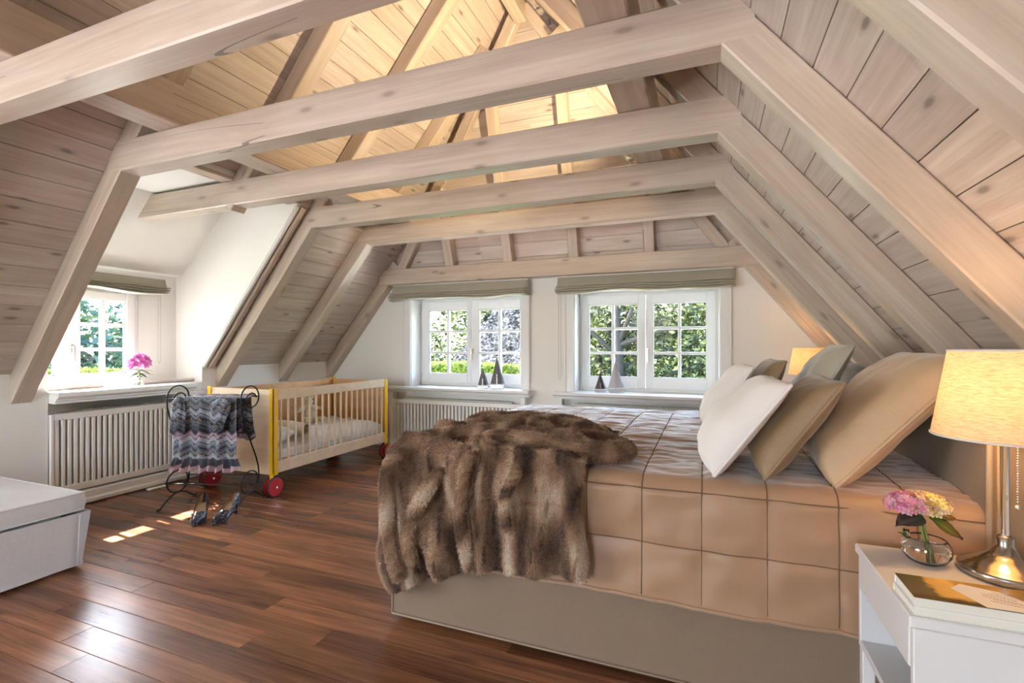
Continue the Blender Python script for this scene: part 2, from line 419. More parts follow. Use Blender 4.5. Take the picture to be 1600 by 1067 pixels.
rc = random.Random(11); pw = .142
def plank_row(fn_p0, fn_dir, y0, y1, side, splits):
    cuts = [y0]+[c for c in splits if y0+.25 < c < y1-.25]+[y1]
    for a, b in zip(cuts, cuts[1:]):
        stick('plank', fn_p0(a), fn_p0(b), pw-.003, .018, M['plank'], ceiling, side=side, ch=.0012)
PY = [.42, 1.15, 1.82, 2.54, 3.27, 3.99]
sL = Vector((math.cos(aL), 0, math.sin(aL))); nL = Vector((-math.sin(aL), 0, math.cos(aL)))
sR = Vector((-math.cos(aR), 0, math.sin(aR))); nR = Vector((math.sin(aR), 0, math.cos(aR)))
pL0 = Vector((XL, 0, zl(XL)))+nL*PT; pR0 = Vector((XR, 0, zr(XR)))+nR*PT
for i in range(-1, 32):
    for sgn in (0, 1):
        s_, p_ = (sL, pL0) if not sgn else (sR, pR0)
        c = p_+s_*(pw*(i+.5)); z = c.z
        if (not sgn and c.x > XRG+.03) or (sgn and c.x < XRG-.03): continue
        yend = min(YF+.05, yhip(z, .16)) if z > ZH0-.2 else YF+.05
        sp = sorted(rc.sample(PY, 2))
        fp = lambda y, c=c: Vector((c.x, y, c.z))
        if not sgn and zl(XL, PT)-.12 < z < zl(xd, PT)+.03:
            if z-.06 < zl(xd, PT):
                plank_row(fp, None, .2, 1.83, s_, sp); plank_row(fp, None, DY1+.035, yend, s_, sp); continue
        plank_row(fp, None, .2, yend, s_, sp)
hang = math.atan2(HK, 1)
sH = Vector((0, -math.cos(hang), math.sin(hang))); nH = Vector((0, math.sin(hang), math.cos(hang)))
for i in range(0, 18):
    c = Vector((0, yhip(ZH0-.1), ZH0-.1))+nH*.10+sH*(pw*(i+.5)); z = c.z
    x0 = XKL+(z-ZK)/KL-.17; x1 = XKR-(z-ZK)/KR+.17
    if x1-x0 < .12: break
    xm = rc.choice((-2.24, -1.55, -.86))
    for a, b in ((x0, xm), (xm, x1)) if x1-x0 > 1.6 else ((x0, x1),):
        stick('plank', (a, c.y, z), (b, c.y, z), pw-.003, .018, M['plank'], ceiling, side=sH, ch=.0012)

T = [-.34, .38, 1.09, 1.765, 2.485, 3.215, 3.935, 4.635]
RW = .115
for k, ty in enumerate(T):
    yc = ty+RW/2
    for sgn in (0, 1):
        s_, foot, apex = (sL, Vector((XL-.06, yc, zl(XL-.06))), Vector((XRG, yc, ZRG))) if not sgn else (sR, Vector((XR+.04, yc, zr(XR+.04))), Vector((XRG, yc, ZRG)))
        if k == 7: apex = foot+(apex-foot)*((2.03-foot.z)/(apex.z-foot.z))
        if k == 6: apex = foot+(apex-foot)*((3.75-foot.z)/(apex.z-foot.z))
        if k == 4 and not sgn:           # trimmed above the dormer
            foot = Vector((-3.14, yc, zl(-3.14)))
        p1 = apex-s_*.0
        stick('rafter', foot, p1, RW, PT-.002, M['beam'], ceiling, side=(0, 1, 0))
    if k < 7:
        xl_ = XKL-.02 if k != 4 else -4.30
        if k != 4:
            stick('collar_beam', (XKL-.10, yc, ZK), (XKR+.10, yc, ZK), RW+.002, .17, M['beam'], ceiling, side=(0, 1, 0))
        else:
            stick('collar_beam', (-4.27, yc, ZK), (XKR+.10, yc, ZK), RW+.002, .17, M['beam'], ceiling, side=(0, 1, 0))
stick('wall_plate_beam', (XKL+(1.84-ZK)/KL-.10, YH0+.03, 1.84), (XKR-(1.84-ZK)/KR+.10, YH0+.03, 1.84), .13, .17, M['beam'], ceiling, side=(0, 1, 0))
for (xa, xb) in ((-2.79, -2.60), (-.425, -.26)):
    stick('purlin', ((xa+xb)/2, -.6, 2.321), ((xa+xb)/2, yhip(2.36, .04), 2.321), xb-xa, .215, M['beam'], ceiling, side=(1, 0, 0))
stick('trimmer', (-3.175, 1.88, 2.321), (-3.175, 3.215, 2.321), .125, .13, M['beam'], ceiling, side=(1, 0, 0))
stick('ridge_beam', (XRG, -.6, ZRG-.14), (XRG, 3.97, ZRG-.14), .10, .16, M['beam'], ceiling, side=(1, 0, 0))
apx = Vector((XRG, yhip(ZRG-.02), ZRG-.02))
for x0 in (xh+.03, xhr-.03):
    sx = 1 if x0 > XRG else -1
    stick('hip_rafter', (x0, YH0, ZH0), apx+Vector((sx*.03, 0, 0)), .10, .10, M['beam'], ceiling, side=Vector((1, 0, 0)))
for xj in (-2.58, -1.90, -1.213, -.507):
    # jack rafters up to the hip rafters
    t = 1-abs(xj-XRG)/abs((xh if xj < XRG else xhr)-XRG); zt = ZH0+(ZRG-ZH0)*t
    stick('jack_rafter', (xj, YH0, ZH0), (xj, yhip(zt), zt), .10, .098, M['beam'], ceiling, side=(1, 0, 0))
# lath along the cheek edge
pA = Vector((XL, DY1+.02, zl(XL, PT)))-nL*.014; pB = Vector((-3.14, DY1+.02, zl(-3.14, PT)))-nL*.014
stick('trim_1', pA, pB, .035, .016, M['paint'], None, side=(0, 1, 0))['kind'] = 'structure'
pA = Vector((XL, DY1+.075, zl(XL, PT)))-nL*.03; pB = Vector((-3.14, DY1+.075, zl(-3.14, PT)))-nL*.03
stick('trim_2', pA, pB, .045, .03, M['beam'], None, side=(0, 1, 0))['kind'] = 'structure'

# ------------------------------------------------------------------ structure: windows
def window(name, x0, x1, z0, z1, depth, glass, rows, parent_xf=None, handle_x=None):
    """built in a local frame: x along the wall, y outward, z up. glass: list of (x0,x1,z0,z1) one per sash"""
    w = setting(name)
    if parent_xf is not None: w.matrix_world = parent_xf
    P = lambda nm, mb, mat, par=w, sm=False: mb.build(nm, mat, par, sm, world=False)
    f = MB(); t = .045; xm = (x0+x1)/2
    f.cbox((x0, depth, z0), (x0+t, depth+.07, z1), .004).cbox((x1-t, depth, z0), (x1, depth+.07, z1), .004)
    f.cbox((x0+t, depth, z0), (x1-t, depth+.07, z0+t), .004).cbox((x0+t, depth, z1-t), (x1-t, depth+.07, z1), .004)
    P('window_frame', f, M['paint'])
    for i, (a, b, c, d) in enumerate(glass):
        s = MB(); sx0, sx1 = (x0+t-.012, xm-.004) if i == 0 else (xm+.004, x1-t+.012)
        y0, y1 = depth-.018, depth+.04; sz0, sz1 = z0+t-.012, z1-t+.012
        s.cbox((sx0, y0, sz0), (a, y1, sz1), .005).cbox((b, y0, sz0), (sx1, y1, sz1), .005)
        s.cbox((a, y0, sz0), (b, y1, c), .005).cbox((a, y0, d), (b, y1, sz1), .005)
        # glazing bead
        e = .010
        s.box((a-.002, y0+.012, c), (a+e, y0+.03, d)).box((b-e, y0+.012, c), (b+.002, y0+.03, d)).box((a, y0+.012, c), (b, y0+.03, c+e)).box((a, y0+.012, d-e), (b, y0+.03, d))
        so = P('sash', s, M['paint'])
        bars = MB(); mw = .028; xc = (a+b)/2
        bars.cbox((xc-mw/2, y0+.006, c), (xc+mw/2, y1-.006, d), .005)
        for r_ in range(1, rows):
            zz = c+(d-c)*r_/rows; bars.cbox((a, y0+.007, zz-mw/2), (b, y1-.007, zz+mw/2), .005)
        P('glazing_bar', bars, M['paint'], so)
        for cx in (0, 1):
            for r_ in range(rows):
                xa, xb = (a, xc) if cx == 0 else (xc, b); za, zb = c+(d-c)*r_/rows, c+(d-c)*(r_+1)/rows
                P('pane', MB().box((xa, y0+.030, za), (xb, y0+.034, zb)), M['pane'], so)
        for hz in (sz0+.06, sz1-.10):
            hx = sx0-.004 if i == 0 else sx1+.004
            P('hinge', MB().lathe([(.007, 0), (.007, .05)], (hx, y0-.004, hz), 10, capa=True, capb=True), M['paint'], so)
    zh = z0+(z1-z0)*.40; hx = xm+.018
    h = MB().cbox((hx-.013, depth-.026, zh-.035), (hx+.013, depth-.016, zh+.035), .003)
    h.lathe([(.009, 0), (.009, -.03)], (hx, depth-.022, zh+.012), 12, axis='y')
    h.cbox((hx-.011, depth-.058, zh-.105), (hx+.011, depth-.044, zh+.024), .004)
    P('window_handle', h, M['metal'])
    return w
def sill_prof(front, back, zt, zb):
    """moulded nose profile, (depth, z) with depth growing outward"""
    h = zt-zb
    return [(back, zb+.25*h), (front+.045, zb), (front+.045, zb+.18*h), (front+.03, zb+.25*h), (front+.028, zb+.42*h), (front+.012, zb+.50*h), (front, zb+.62*h), (front, zb+.93*h), (front+.004, zt), (back, zt)]
for n, (a, b) in enumerate(WIN):
    gl = [(-3.015, -2.515, .835, 1.56), (-2.375, -1.875, .835, 1.56)] if n == 0 else [(-1.134, -.642, .84, 1.57), (-.502, -.012, .84, 1.57)]
    w = window('window_%d' % (n+1), a, b, .70, 1.695, 4.95, gl, 3)
    cs = MB()
    for (p, q) in ((a-.10, a), (b, b+.095)):
        cs.cbox((p, YF-.018, .70), (q, YF-.0005, 1.70), .004)
        o_ = p if p < a-.05 else q; s_ = 1 if p < a-.05 else -1
        cs.cbox((o_, YF-.028, .70), (o_+s_*.022, YF-.0185, 1.70), .003)
    cs.cbox((a-.1, YF-.018, 1.701), (b+.095, YF-.0005, 1.83), .004)
    cs.build('window_casing', M['paint'], w)
    rv = MB().box((a-.001, YF, .66), (a+.006, 4.96, 1.70)).box((b-.006, YF, .66), (b+.001, 4.96, 1.70)).box((a, YF, 1.692), (b, 4.96, 1.702))
    rv.build('reveal', M['paint'], w)
    sp = MB().prism([(y_, z_) for y_, z_ in sill_prof(4.60, 4.96, .70, .635)], 'x', a-.26 if n == 0 else a-.18, b+.125 if n == 0 else b+.18)
    sp.build('window_sill', M['paint'], w)
mw_ = Matrix(((0, -1, 0, -4.60), (1, 0, 0, 0), (0, 0, 1, 0), (0, 0, 0, 1)))   # local x -> world +Y, local y -> world -X
w3 = window('window_3', wy0, wy1, .80, 1.63, .0, [(1.84, 2.165, .925, 1.525), (2.318, 2.655, .925, 1.525)], 3, mw_)
sp = MB().prism([(a_, z_) for a_, z_ in sill_prof(-.47, .0, .83, .75)], 'x', 1.968, 2.95); sp.build('window_sill', M['paint'], w3, world=False)
# ------------------------------------------------------------------ radiator covers, radiators, blinds
def radiator_cover(label, xf, L, z_top, sl0, sl1, z0, z1, n, plinth, frame_w=.0):
    """local: x along the wall (0..L), y outward (front face at y=0), z up"""
    t = thing('radiator_cover', label, 'radiator cover'); t.matrix_world = xf; ORG[t] = Vector((0, 0, 0))
    P = lambda nm, mb, par=t: mb.build(nm, M['paint_warm'], par, False, world=False)
    if frame_w:
        P('side_post', MB().cbox((0, -.03, 0), (frame_w, .06, z_top), .004)); P('side_post', MB().cbox((L-frame_w, -.03, 0), (L, .06, z_top), .004))
    a, b = frame_w, L-frame_w
    P('base_board', MB().cbox((a, -.028, .012), (b, .02, plinth), .004).prism([(-.028, .012), (-.038, .012), (-.038, plinth*.35), (-.028, plinth*.5)], 'x', a, b).cbox((a+.01, .0, -.0), (b-.01, .02, .02), .002))
    fr = MB(); st = .045
    fr.cbox((a, -.012, z0), (sl0, .012, z1), .003).cbox((sl1, -.012, z0), (b, .012, z1), .003)
    fr.cbox((sl0, -.012, z0), (sl1, .012, z0+st), .003).cbox((sl0, -.012, z1-st), (sl1, .012, z1), .003)
    p = P('panel_frame', fr)
    w = (sl1-sl0)/n
    me = None
    for i in range(n):
        c = sl0+w*(i+.5)
        if me is None:
            o = MB().cbox((-w*.32, -.008, z0+st-.002), (w*.32, .010, z1-st+.002), .004).build('slat', M['paint_warm'], p, False, world=False); me = o.data
        else: o = link('slat', me, p)
        o.location = (c, 0, 0)
    return t
def radiator(label, xf, L, z0, z1, y0):
    t = thing('radiator', label, 'radiator'); t.matrix_world = xf; ORG[t] = Vector((0, 0, 0))
    b = MB().cbox((.05, y0, z0), (L-.05, y0+.055, z1), .008)
    b.build('panel', M['rad'], t, world=False)
    g = MB(); 
    k = int((L-.16)/.02)
    for i in range(k): g.box((.08+i*.02, y0+.006, z1-.001), (.088+i*.02, y0+.05, z1+.006))
    o = g.build('grille', M['rad'], t, world=False); o['kind'] = 'stuff'
    MB().lathe([(.014, 0), (.014, .05)], (L-.04, y0+.03, z1-.08), 12, axis='x', capa=True, capb=True).build('valve', M['chrome'], t, world=False)
    MB().cbox((.1, y0+.01, 0), (.13, y0+.045, z0+.01), .002).build('foot', M['rad'], t, world=False)
    MB().cbox((L-.13, y0+.01, 0), (L-.1, y0+.045, z0+.01), .002).build('foot', M['rad'], t, world=False)
    return t
M['rad'] = plain('radiator_enamel', (.60, .60, .54), .4)
xfL = Matrix(((0, -1, 0, -4.235), (1, 0, 0, 1.968), (0, 0, 1, 0), (0, 0, 0, 1)))
radiator_cover('white slatted radiator cover under the sill of the left dormer window', xfL, 1.108, .70, .02, .83, .115, .675, 22, .10, 0)
MB().cbox((.90, -.03, 0), (1.108, .015, .748), .004).build('end_panel', M['paint_warm'], bpy.data.objects['radiator_cover'], world=False)
radiator('cream panel radiator behind the slats below the left dormer window', Matrix(((0, -1, 0, -4.36), (1, 0, 0, 1.98), (0, 0, 1, 0), (0, 0, 0, 1))), .95, .10, .67, .0)
xf1 = Matrix.Translation((-3.345, 4.655, 0))
radiator_cover('white slatted radiator cover below the far window beside the crib', xf1, 1.635, .634, .085, 1.55, .075, .56, 34, .07, .05)
radiator('grey radiator inside the slatted cover below the far window beside the crib', Matrix.Translation((-3.24, 4.685, 0)), 1.42, .1, .575, .0)
xf2 = Matrix.Translation((-1.375, 4.655, 0))
radiator_cover('white radiator cover mostly hidden behind the bed under the right far window', xf2, 1.60, .634, .085, 1.515, .075, .56, 34, .07, .05)
radiator('grey radiator seen in the slot under the right far window sill', Matrix.Translation((-1.27, 4.685, 0)), 1.39, .1, .59, .0)
for (a, b) in ((-3.33, -1.73), (-1.36, .21)):
    pass
def blind(label, xf, L, z_top, z_bot, cord_x, cord_z):
    t = thing('roman_blind', label, 'blind', group=None); t.matrix_world = xf; ORG[t] = Vector((0, 0, 0))
    rr = random.Random(sum(map(ord, label)))
    h = z_top-z_bot
    # section (y outward negative = into room): a plain top, then four soft pleats
    sec = [(-.02, z_top), (-.035, z_top-.02), (-.046, z_bot+h*.56), (-.048, z_bot+h*.53)]
    for k in range(4):
        z = z_bot+h*(.50-.125*k); o_ = .004*k
        sec += [(-.042-o_, z+h*.010), (-.088-o_, z-h*.006), (-.100-o_, z-h*.045), (-.096-o_, z-h*.080), (-.070-o_, z-h*.100), (-.040-o_, z-h*.108)]
    sec += [(-.035, z_bot), (-.012, z_bot+.01), (-.010, z_top-.03)]
    m = len(sec); nx = 40; b = MB()
    ph = [rr.uniform(0, 6.28) for _ in range(4)]
    def pt(i, j):
        x = L*i/nx; y, z = sec[j]; f = max(0, min(1, (z_top-z)/h*1.2-.3))
        wv = .010*math.sin(x*5.2+ph[0])+.006*math.sin(x*11+ph[1]+j*.15)
        e = .008*math.sin(z*80) if i in (0, nx) else 0
        return (x+e, y-.004*f*math.sin(x*9+ph[2]), z+wv*f)
    vs = [pt(i, j) for i in range(nx+1) for j in range(m)]; fs = []
    for i in range(nx):
        for j in range(m-1): a = i*m+j; fs.append((a, a+m, a+m+1, a+1))
    fs += [tuple(range(m)), tuple(range(nx*m, nx*m+m))[::-1]]
    b.add(vs, fs); b.build('fabric', M['blind'], t, True, world=False)
    MB().cbox((.005, -.022, z_top-.03), (L-.005, .0, z_top+.012), .003).build('headrail', M['paint'], t, world=False)
    if cord_x is not None:
        s = .022; pts = [(cord_x, -.03, z_top-.01), (cord_x, -.03, cord_z+.03), (cord_x+s*.3, -.03, cord_z+.006), (cord_x+s*.5, -.03, cord_z), (cord_x+s*.7, -.03, cord_z+.006), (cord_x+s, -.03, cord_z+.03), (cord_x+s, -.03, z_top-.01)]
        MB().tube(pts, .0018, 5).build('cord', M['cord'], t, True, world=False)
    return t
M['cord'] = plain('cord', (.55, .54, .5), .6)
blind('grey linen roman blind folded up over the far window beside the crib', Matrix.Translation((-3.355, 4.728, 0)), 1.655, 1.835, 1.665, 1.668, .78)
blind('grey linen roman blind folded up over the right far window', Matrix.Translation((-1.395, 4.728, 0)), 1.607, 1.835, 1.665, .015, .82)
blind('pale linen roman blind folded up over the left dormer window', Matrix(((0, -1, 0, -4.535), (1, 0, 0, 1.76), (0, 0, 1, 0), (0, 0, 0, 1))), 1.16, 1.745, 1.605, 1.10, 1.0)
# ------------------------------------------------------------------ crib
M['birch'] = wood('birch_plywood', lin((214, 186, 150)), lin((236, 214, 182)), .45, 0, grain=(1, 9, 9), tone=.04)
M['birch_in'] = wood('warm_lit_birch', lin((196, 150, 100)), lin((222, 180, 130)), .5, 0, grain=(1, 9, 9), tone=.04)  # birch with the orange light inside the crib mixed into its colour
M['yellow'] = plain('yellow_lacquer', lin((236, 184, 28)), .35)
M['red'] = plain('red_lacquer', lin((196, 38, 44)), .38, var=.06)
M['rubber'] = plain('dark_rubber', (.03, .022, .022), .7)
M['sheet'] = fabric('white_cot_linen', (.80, .78, .73), wrinkle=.5, weave=400)
M['cream'] = fabric('cream_fleece', (.72, .63, .48), wrinkle=.4, weave=300, sheen=.6)
CX0, CX1, CY0, CY1 = -3.80, -3.09, 2.81, 4.24
crib = thing('crib', 'birch baby crib with yellow corner posts and red wheels', 'crib', (-3.445, 3.525, 0))
P = lambda nm, mb, mat, sm=False, par=None: mb.build(nm, M[mat], par or crib, sm)
e1 = P('end_panel', MB().cbox((CX0+.022, CY0, .16), (CX1-.022, CY0+.018, .815), .003), 'birch')
for hx in (CX1-.155, CX1-.245):
    P('finger_hole', MB().lathe([(.019, 0), (.019, -.002), (.015, -.002), (.014, .003)], (hx, CY0, .735), 20, axis='y', capb=True), 'holewood', par=e1) if 'holewood' in M else P('finger_hole', MB().lathe([(.019, .001), (.019, -.0015), (.0, -.001)], (hx, CY0, .735), 20, axis='y'), 'beam', par=e1)
P('end_panel', MB().cbox((CX0+.022, CY1-.018, .16), (CX1-.022, CY1, .80), .003), 'birch_in')
P('back_panel', MB().cbox((CX0, CY0+.03, .16), (CX0+.018, CY1-.03, .80), .003), 'birch_in')
P('top_rail', MB().cbox((CX1-.020, CY0+.022, .735), (CX1, CY1-.022, .812), .004), 'birch')
P('bottom_rail', MB().cbox((CX1-.020, CY0+.022, .17), (CX1, CY1-.022, .265), .004), 'birch')
P('base_board', MB().cbox((CX0+.02, CY0+.02, .235), (CX1-.022, CY1-.02, .25), .003), 'birch_in')
nsl = 18; me = None
for i in range(nsl):
    yy = CY0+.022+(CY1-CY0-.044)*(i+.75)/(nsl+.5)
    if me is None: o = MB().lathe([(.009, .26), (.009, .74)], (0, 0, 0), 10).build('slat', M['birch'], crib, True); me = o.data
    else: o = link('slat', me, crib)
    o.location = (CX1-.010, yy, 0)
for sx in (0, 1):
    for sy in (0, 1):
        x = CX1 if sx else CX0; y = CY1 if sy else CY0; dx = 1 if sx else -1; dy = 1 if sy else -1
        zt = .825 if not sy else .815
        pm = MB().cbox((x-dx*.034, y+dy*.010, .075), (x+dx*.006, y-dy*.0, zt), .002)
        pm.cbox((x+dx*.006, y+dy*.010, .16), (x-dx*.002, y-dy*.040, zt), .002)
        po = P('corner_post', pm, 'yellow')
        for zz in (.20, .255, .36, .60, .74, .795):
            bl = MB().lathe([(.005, 0), (.004, dy*.003), (0, dy*.0035)], (x-dx*.014, y+dy*.010, zz), 8, axis='y')
            bl.lathe([(.005, 0), (.004, dx*.003), (0, dx*.0035)], (x+dx*.006, y-dy*.018, zz), 8, axis='x'); P('bolt', bl, 'metal', par=po)['kind'] = 'stuff'

        whl = MB(); wx = x-dx*.012
        for off in (-.026, .026):
            whl.lathe([(.0, -.011), (.066, -.011), (.071, -.008), (.071, .008), (.066, .011), (.0, .011)], (wx+off, y+dy*.0, .075), 28, axis='x')
        wo = P('wheel', whl, 'red')
        ty = MB()
        for off in (-.026, .026): ty.lathe([(.070, -.010), (.0755, -.007), (.0755, .007), (.070, .010)], (wx+off, y, .075), 28, axis='x')
        P('tyre', ty, 'rubber', par=wo)
        P('axle', MB().lathe([(.0, -.05), (.008, -.05), (.008, .05), (.0, .05)], (wx, y, .075), 12, axis='x'), 'chrome', par=wo)
mt = MB().cbox((CX0+.028, CY0+.025, .2505), (CX1-.03, CY1-.025, .335), .02).build('crib_mattress', M['sheet']); tag(mt, 'thin white mattress lying inside the birch crib', 'mattress')
def duv(u, v):
    x = CX0+.035+(CX1-CX0-.07)*u; y = CY0+.40+(CY1-CY0-.44)*v
    e = min(1, min(u, 1-u)*9, min(v, 1-v)*9); e = math.sin(e*math.pi/2)
    z = .337+e*(.065+.03*mnoise.noise((x*6, y*6, 1))+.015*mnoise.noise((x*14, y*14, 3))+.05*u*0)
    return (x, y, z)
d_ = MB().grid(duv, 26, 40); d_.grid(lambda u, v: (duv(u, v)[0], duv(u, v)[1], .336), 2, 2)
tag(d_.build('crib_duvet', M['sheet'], smooth=True), 'rumpled white duvet spread over the crib mattress', 'duvet')

def pillow_obj(name, label, mat, w, h, t, loc, rot, group=None, seed=0, flange=0, pipe=.0045, cat='pillow', pipe_mat=None, n=26, wr=.012, soft=.44):
    root = thing(name, label, cat, loc, group); root.rotation_euler = rot; ORG[root] = Vector((0, 0, 0))
    rr = random.Random(seed); ox = rr.uniform(0, 50)
    def outline(u, v):
        cr = 1-.03*abs(u)**7*abs(v)**7; x = w/2*u*(1-.04*(1-v*v))*cr; y = h/2*v*(1-.04*(1-u*u))*cr
        return x, y
    def surf(sg):
        def fn(i, j):
            u = -math.cos(math.pi*i); v = -math.cos(math.pi*j)
            x, y = outline(u, v)
            p = max(0, (1-u**4)*(1-v**4))**soft*(1-.18*(u*u+v*v)*.5)*(1-.20*v)
            z = sg*t/2*p
            q = p**.8
            nz = mnoise.noise((x*9+ox, y*9, sg*3.))*wr+mnoise.noise((x*22+ox, y*22, sg*5.))*wr*.3
            # radial creases from corners
            for cx, cy in ((-1, -1), (1, -1), (-1, 1), (1, 1)):
                dx, dy = u-cx, v-cy; r = math.hypot(dx, dy)
                nz += .006*math.sin(math.atan2(dy, dx)*13+cx*2+cy)*math.exp(-((r-.5)/.35)**2)
            z += nz*q
            bend = .02*math.sin(u*1.7+ox)*h
            return (x, y+bend*.3*(1-v*v), z)
        return fn
    b = MB().grid(surf(1), n, n); b.grid(surf(-1), n, n, True)
    b.build('cushion_body' if cat != 'pillow' else 'pillow_cover', mat, root, True, world=False)
    pts = []; k = 24; f1 = surf(0.0001)
    for a in range(k): pts.append(f1(a/k, 0))
    for a in range(k): pts.append(f1(1, a/k))
    for a in range(k): pts.append(f1(1-a/k, 1))
    for a in range(k): pts.append(f1(0, 1-a/k))
    if pipe: MB().tube(pts, pipe, 6, closed=True).build('piping', pipe_mat or mat, root, True, world=False)
    return root
pillow_obj('crib_bolster', 'small cream pillow lying at the near end inside the crib', M['sheet'], .52, .27, .15, (-3.44, 2.99, .42), (R(8), 0, 0), seed=4, pipe=0)
def roll(u, v):
    q = 2*math.pi*v; r = .055*(1-.25*abs(2*u-1)**3)*(1+.12*mnoise.noise((u*6, math.cos(q), math.sin(q))))
    return (-3.62+.46*u, 3.24+.02*math.sin(u*5)+r*math.cos(q)*1.15, .448+r*math.sin(q))
rl = MB().grid(roll, 20, 14); rl.add([(-3.62, 3.24, .44), (-3.16, 3.22, .44)], [])
tag(rl.build('rolled_blanket', M['cream'], smooth=True), 'cream rolled baby blanket beside the pillow inside the crib', 'blanket')
# plush toy sitting against the back panel
def skin_body(name, mat, parent, joints, bones, sub=1):
    import bmesh
    me = bpy.data.meshes.new(name); names = list(joints); ix = {n: i for i, n in enumerate(names)}
    me.from_pydata([joints[n][0] for n in names], [(ix[a], ix[b]) for a, b in bones], [])
    o = bpy.data.objects.new(name, me); COL.objects.link(o)
    md = o.modifiers.new('skin', 'SKIN'); md.use_smooth_shade = True
    for i, n in enumerate(names):
        sv = me.skin_vertices[0].data[i]; r = joints[n][1]; sv.radius = (r, r); sv.use_root = (i == 0)
    sb = o.modifiers.new('sub', 'SUBSURF'); sb.levels = sb.render_levels = sub+1
    me.materials.append(mat)
    if parent is not None: o.parent = parent; ORG[o] = ORG[parent]
    return o
M['plush'] = fabric('striped_plush', (.70, .62, .47), sheen=.7, weave=250)
toy = thing('plush_toy', 'cream stuffed toy with long limbs sitting against the crib back', 'plush toy', (-3.60, 3.69, .41)); toy.rotation_euler = (0, 0, R(75)); ORG[toy] = Vector((0, 0, 0))
J = {'hip': ((0, 0, .04), .052), 'waist': ((0, .01, .09), .055), 'chest': ((0, .015, .14), .045), 'neck': ((0, .012, .175), .025), 'head': ((0, 0, .215), .045), 'crown': ((0, 0, .245), .038),
     'sl': ((.05, .01, .15), .022), 'al': ((.10, -.01, .135), .02), 'hl': ((.135, -.03, .12), .024), 'sr': ((-.05, .01, .15), .022), 'ar': ((-.10, -.01, .135), .02), 'hr': ((-.135, -.03, .12), .024),
     'll': ((.045, -.03, .03), .03), 'kl': ((.075, -.09, .035), .026), 'fl': ((.085, -.15, .04), .032), 'lr': ((-.045, -.03, .03), .03), 'kr': ((-.075, -.09, .035), .026), 'fr': ((-.085, -.15, .04), .032)}
bd = skin_body('body', M['plush'], toy, J, [('hip','waist'),('waist','chest'),('chest','neck'),('neck','head'),('head','crown'),('chest','sl'),('sl','al'),('al','hl'),('chest','sr'),('sr','ar'),('ar','hr'),('hip','ll'),('ll','kl'),('kl','fl'),('hip','lr'),('lr','kr'),('kr','fr')])
for s_ in (-1, 1):
    MB().ball((s_*.042, .006, .255), .02, 10, 6, (1, .5, 1.1)).build('ear', M['plush'], toy, True, world=False)
    MB().ball((s_*.016, -.044, .225), .005, 8, 5).build('eye', M['rubber'], toy, True, world=False)
MB().ball((0, -.05, .208), .014, 10, 6, (1.2, .8, .8)).build('muzzle', M['sheet'], toy, True, world=False)
sc_ = MB()
for zz in (.075, .11, .145): sc_.tube([(.057*math.cos(q)*(1 if zz < .13 else .85), .012+.057*math.sin(q)*(1 if zz < .13 else .85), zz) for q in [2*math.pi*k/20 for k in range(20)]], .0045, 6, closed=True)
sc_.build('knitted_stripe', M['darkstripe'] if 'darkstripe' in M else M['beam'], toy, True, world=False)

# ------------------------------------------------------------------ ottoman
M['ott'] = fabric('grey_linen', lin((222, 221, 220)), weave=600, wrinkle=.25, sheen=.2, wscale=5)
OX0, OX1, OY0, OY1 = -3.98, -3.03, .15, 1.545
ott = thing('ottoman', 'pale grey ottoman with a skirted linen cover and loose seat cushion', 'ottoman', (-3.5, .85, 0))
def skirt(u, v):
    # u round the box, v bottom->top
    per = [(OX1, OY0), (OX1, OY1), (OX0, OY1), (OX0, OY0)]
    k = min(3, int(u*4)); f = u*4-k; a, b = per[k], per[(k+1) % 4]
    x, y = a[0]+(b[0]-a[0])*f, a[1]+(b[1]-a[1])*f
    z = .018+.275*v; fl_ = (1-v)*.022+.006*math.sin(f*14+k)*(1-v)
    cx, cy = (OX0+OX1)/2, (OY0+OY1)/2
    x += math.copysign(fl_-.025, x-cx) if abs(x-cx) > (OX1-OX0)/2-1e-4 else 0
    y += math.copysign(fl_-.025, y-cy) if abs(y-cy) > (OY1-OY0)/2-1e-4 else 0
    return (x, y, z)
MB().grid(skirt, 96, 10).add([(OX0+.03, OY0+.03, .293), (OX1-.03, OY0+.03, .293), (OX1-.03, OY1-.03, .293), (OX0+.03, OY1-.03, .293)], [(0, 1, 2, 3)]).build('skirt', M['ott'], ott, True)
hm = MB()
for u in (0.25-.004, .25+.004): hm.tube([skirt(u, 0), skirt(u, .33), skirt(u, .66), skirt(u, .97)], .005, 6)
hm.build('kick_pleat', M['ott'], ott, True)
MB().cbox((OX0+.06, OY0+.06, .0), (OX1-.06, OY1-.06, .29), .01).build('frame', M['ott'], ott)
def cush(sg):
    def fn(u, v):
        x = OX0-.005+(OX1-OX0+.01)*u; y = OY0-.005+(OY1-OY0+.01)*v
        e = max(0, min(1, min(u*(OX1-OX0), (1-u)*(OX1-OX0), v*(OY1-OY0), (1-v)*(OY1-OY0))/.30)); e = math.sin(e*math.pi/2)
        return (x, y, .365+(.038*e+.022+.004*mnoise.noise((x*5, y*5, 2))*e)) if sg > 0 else (x, y, .303-.004*e)
    return fn
c_ = MB().grid(cush(1), 30, 30); c_.grid(cush(-1), 6, 6, True)
ring_t = [cush(1)(u, v) for u, v in [(0, i/20) for i in range(20)]+[(i/20, 1) for i in range(20)]+[(1, 1-i/20) for i in range(20)]+[(1-i/20, 0) for i in range(20)]]
ring_b = [(x, y, .303) for x, y, z in ring_t]; mid = [(x+math.copysign(.006, x+3.5), y+math.copysign(.006, y-.85), .345) for x, y, z in ring_t]
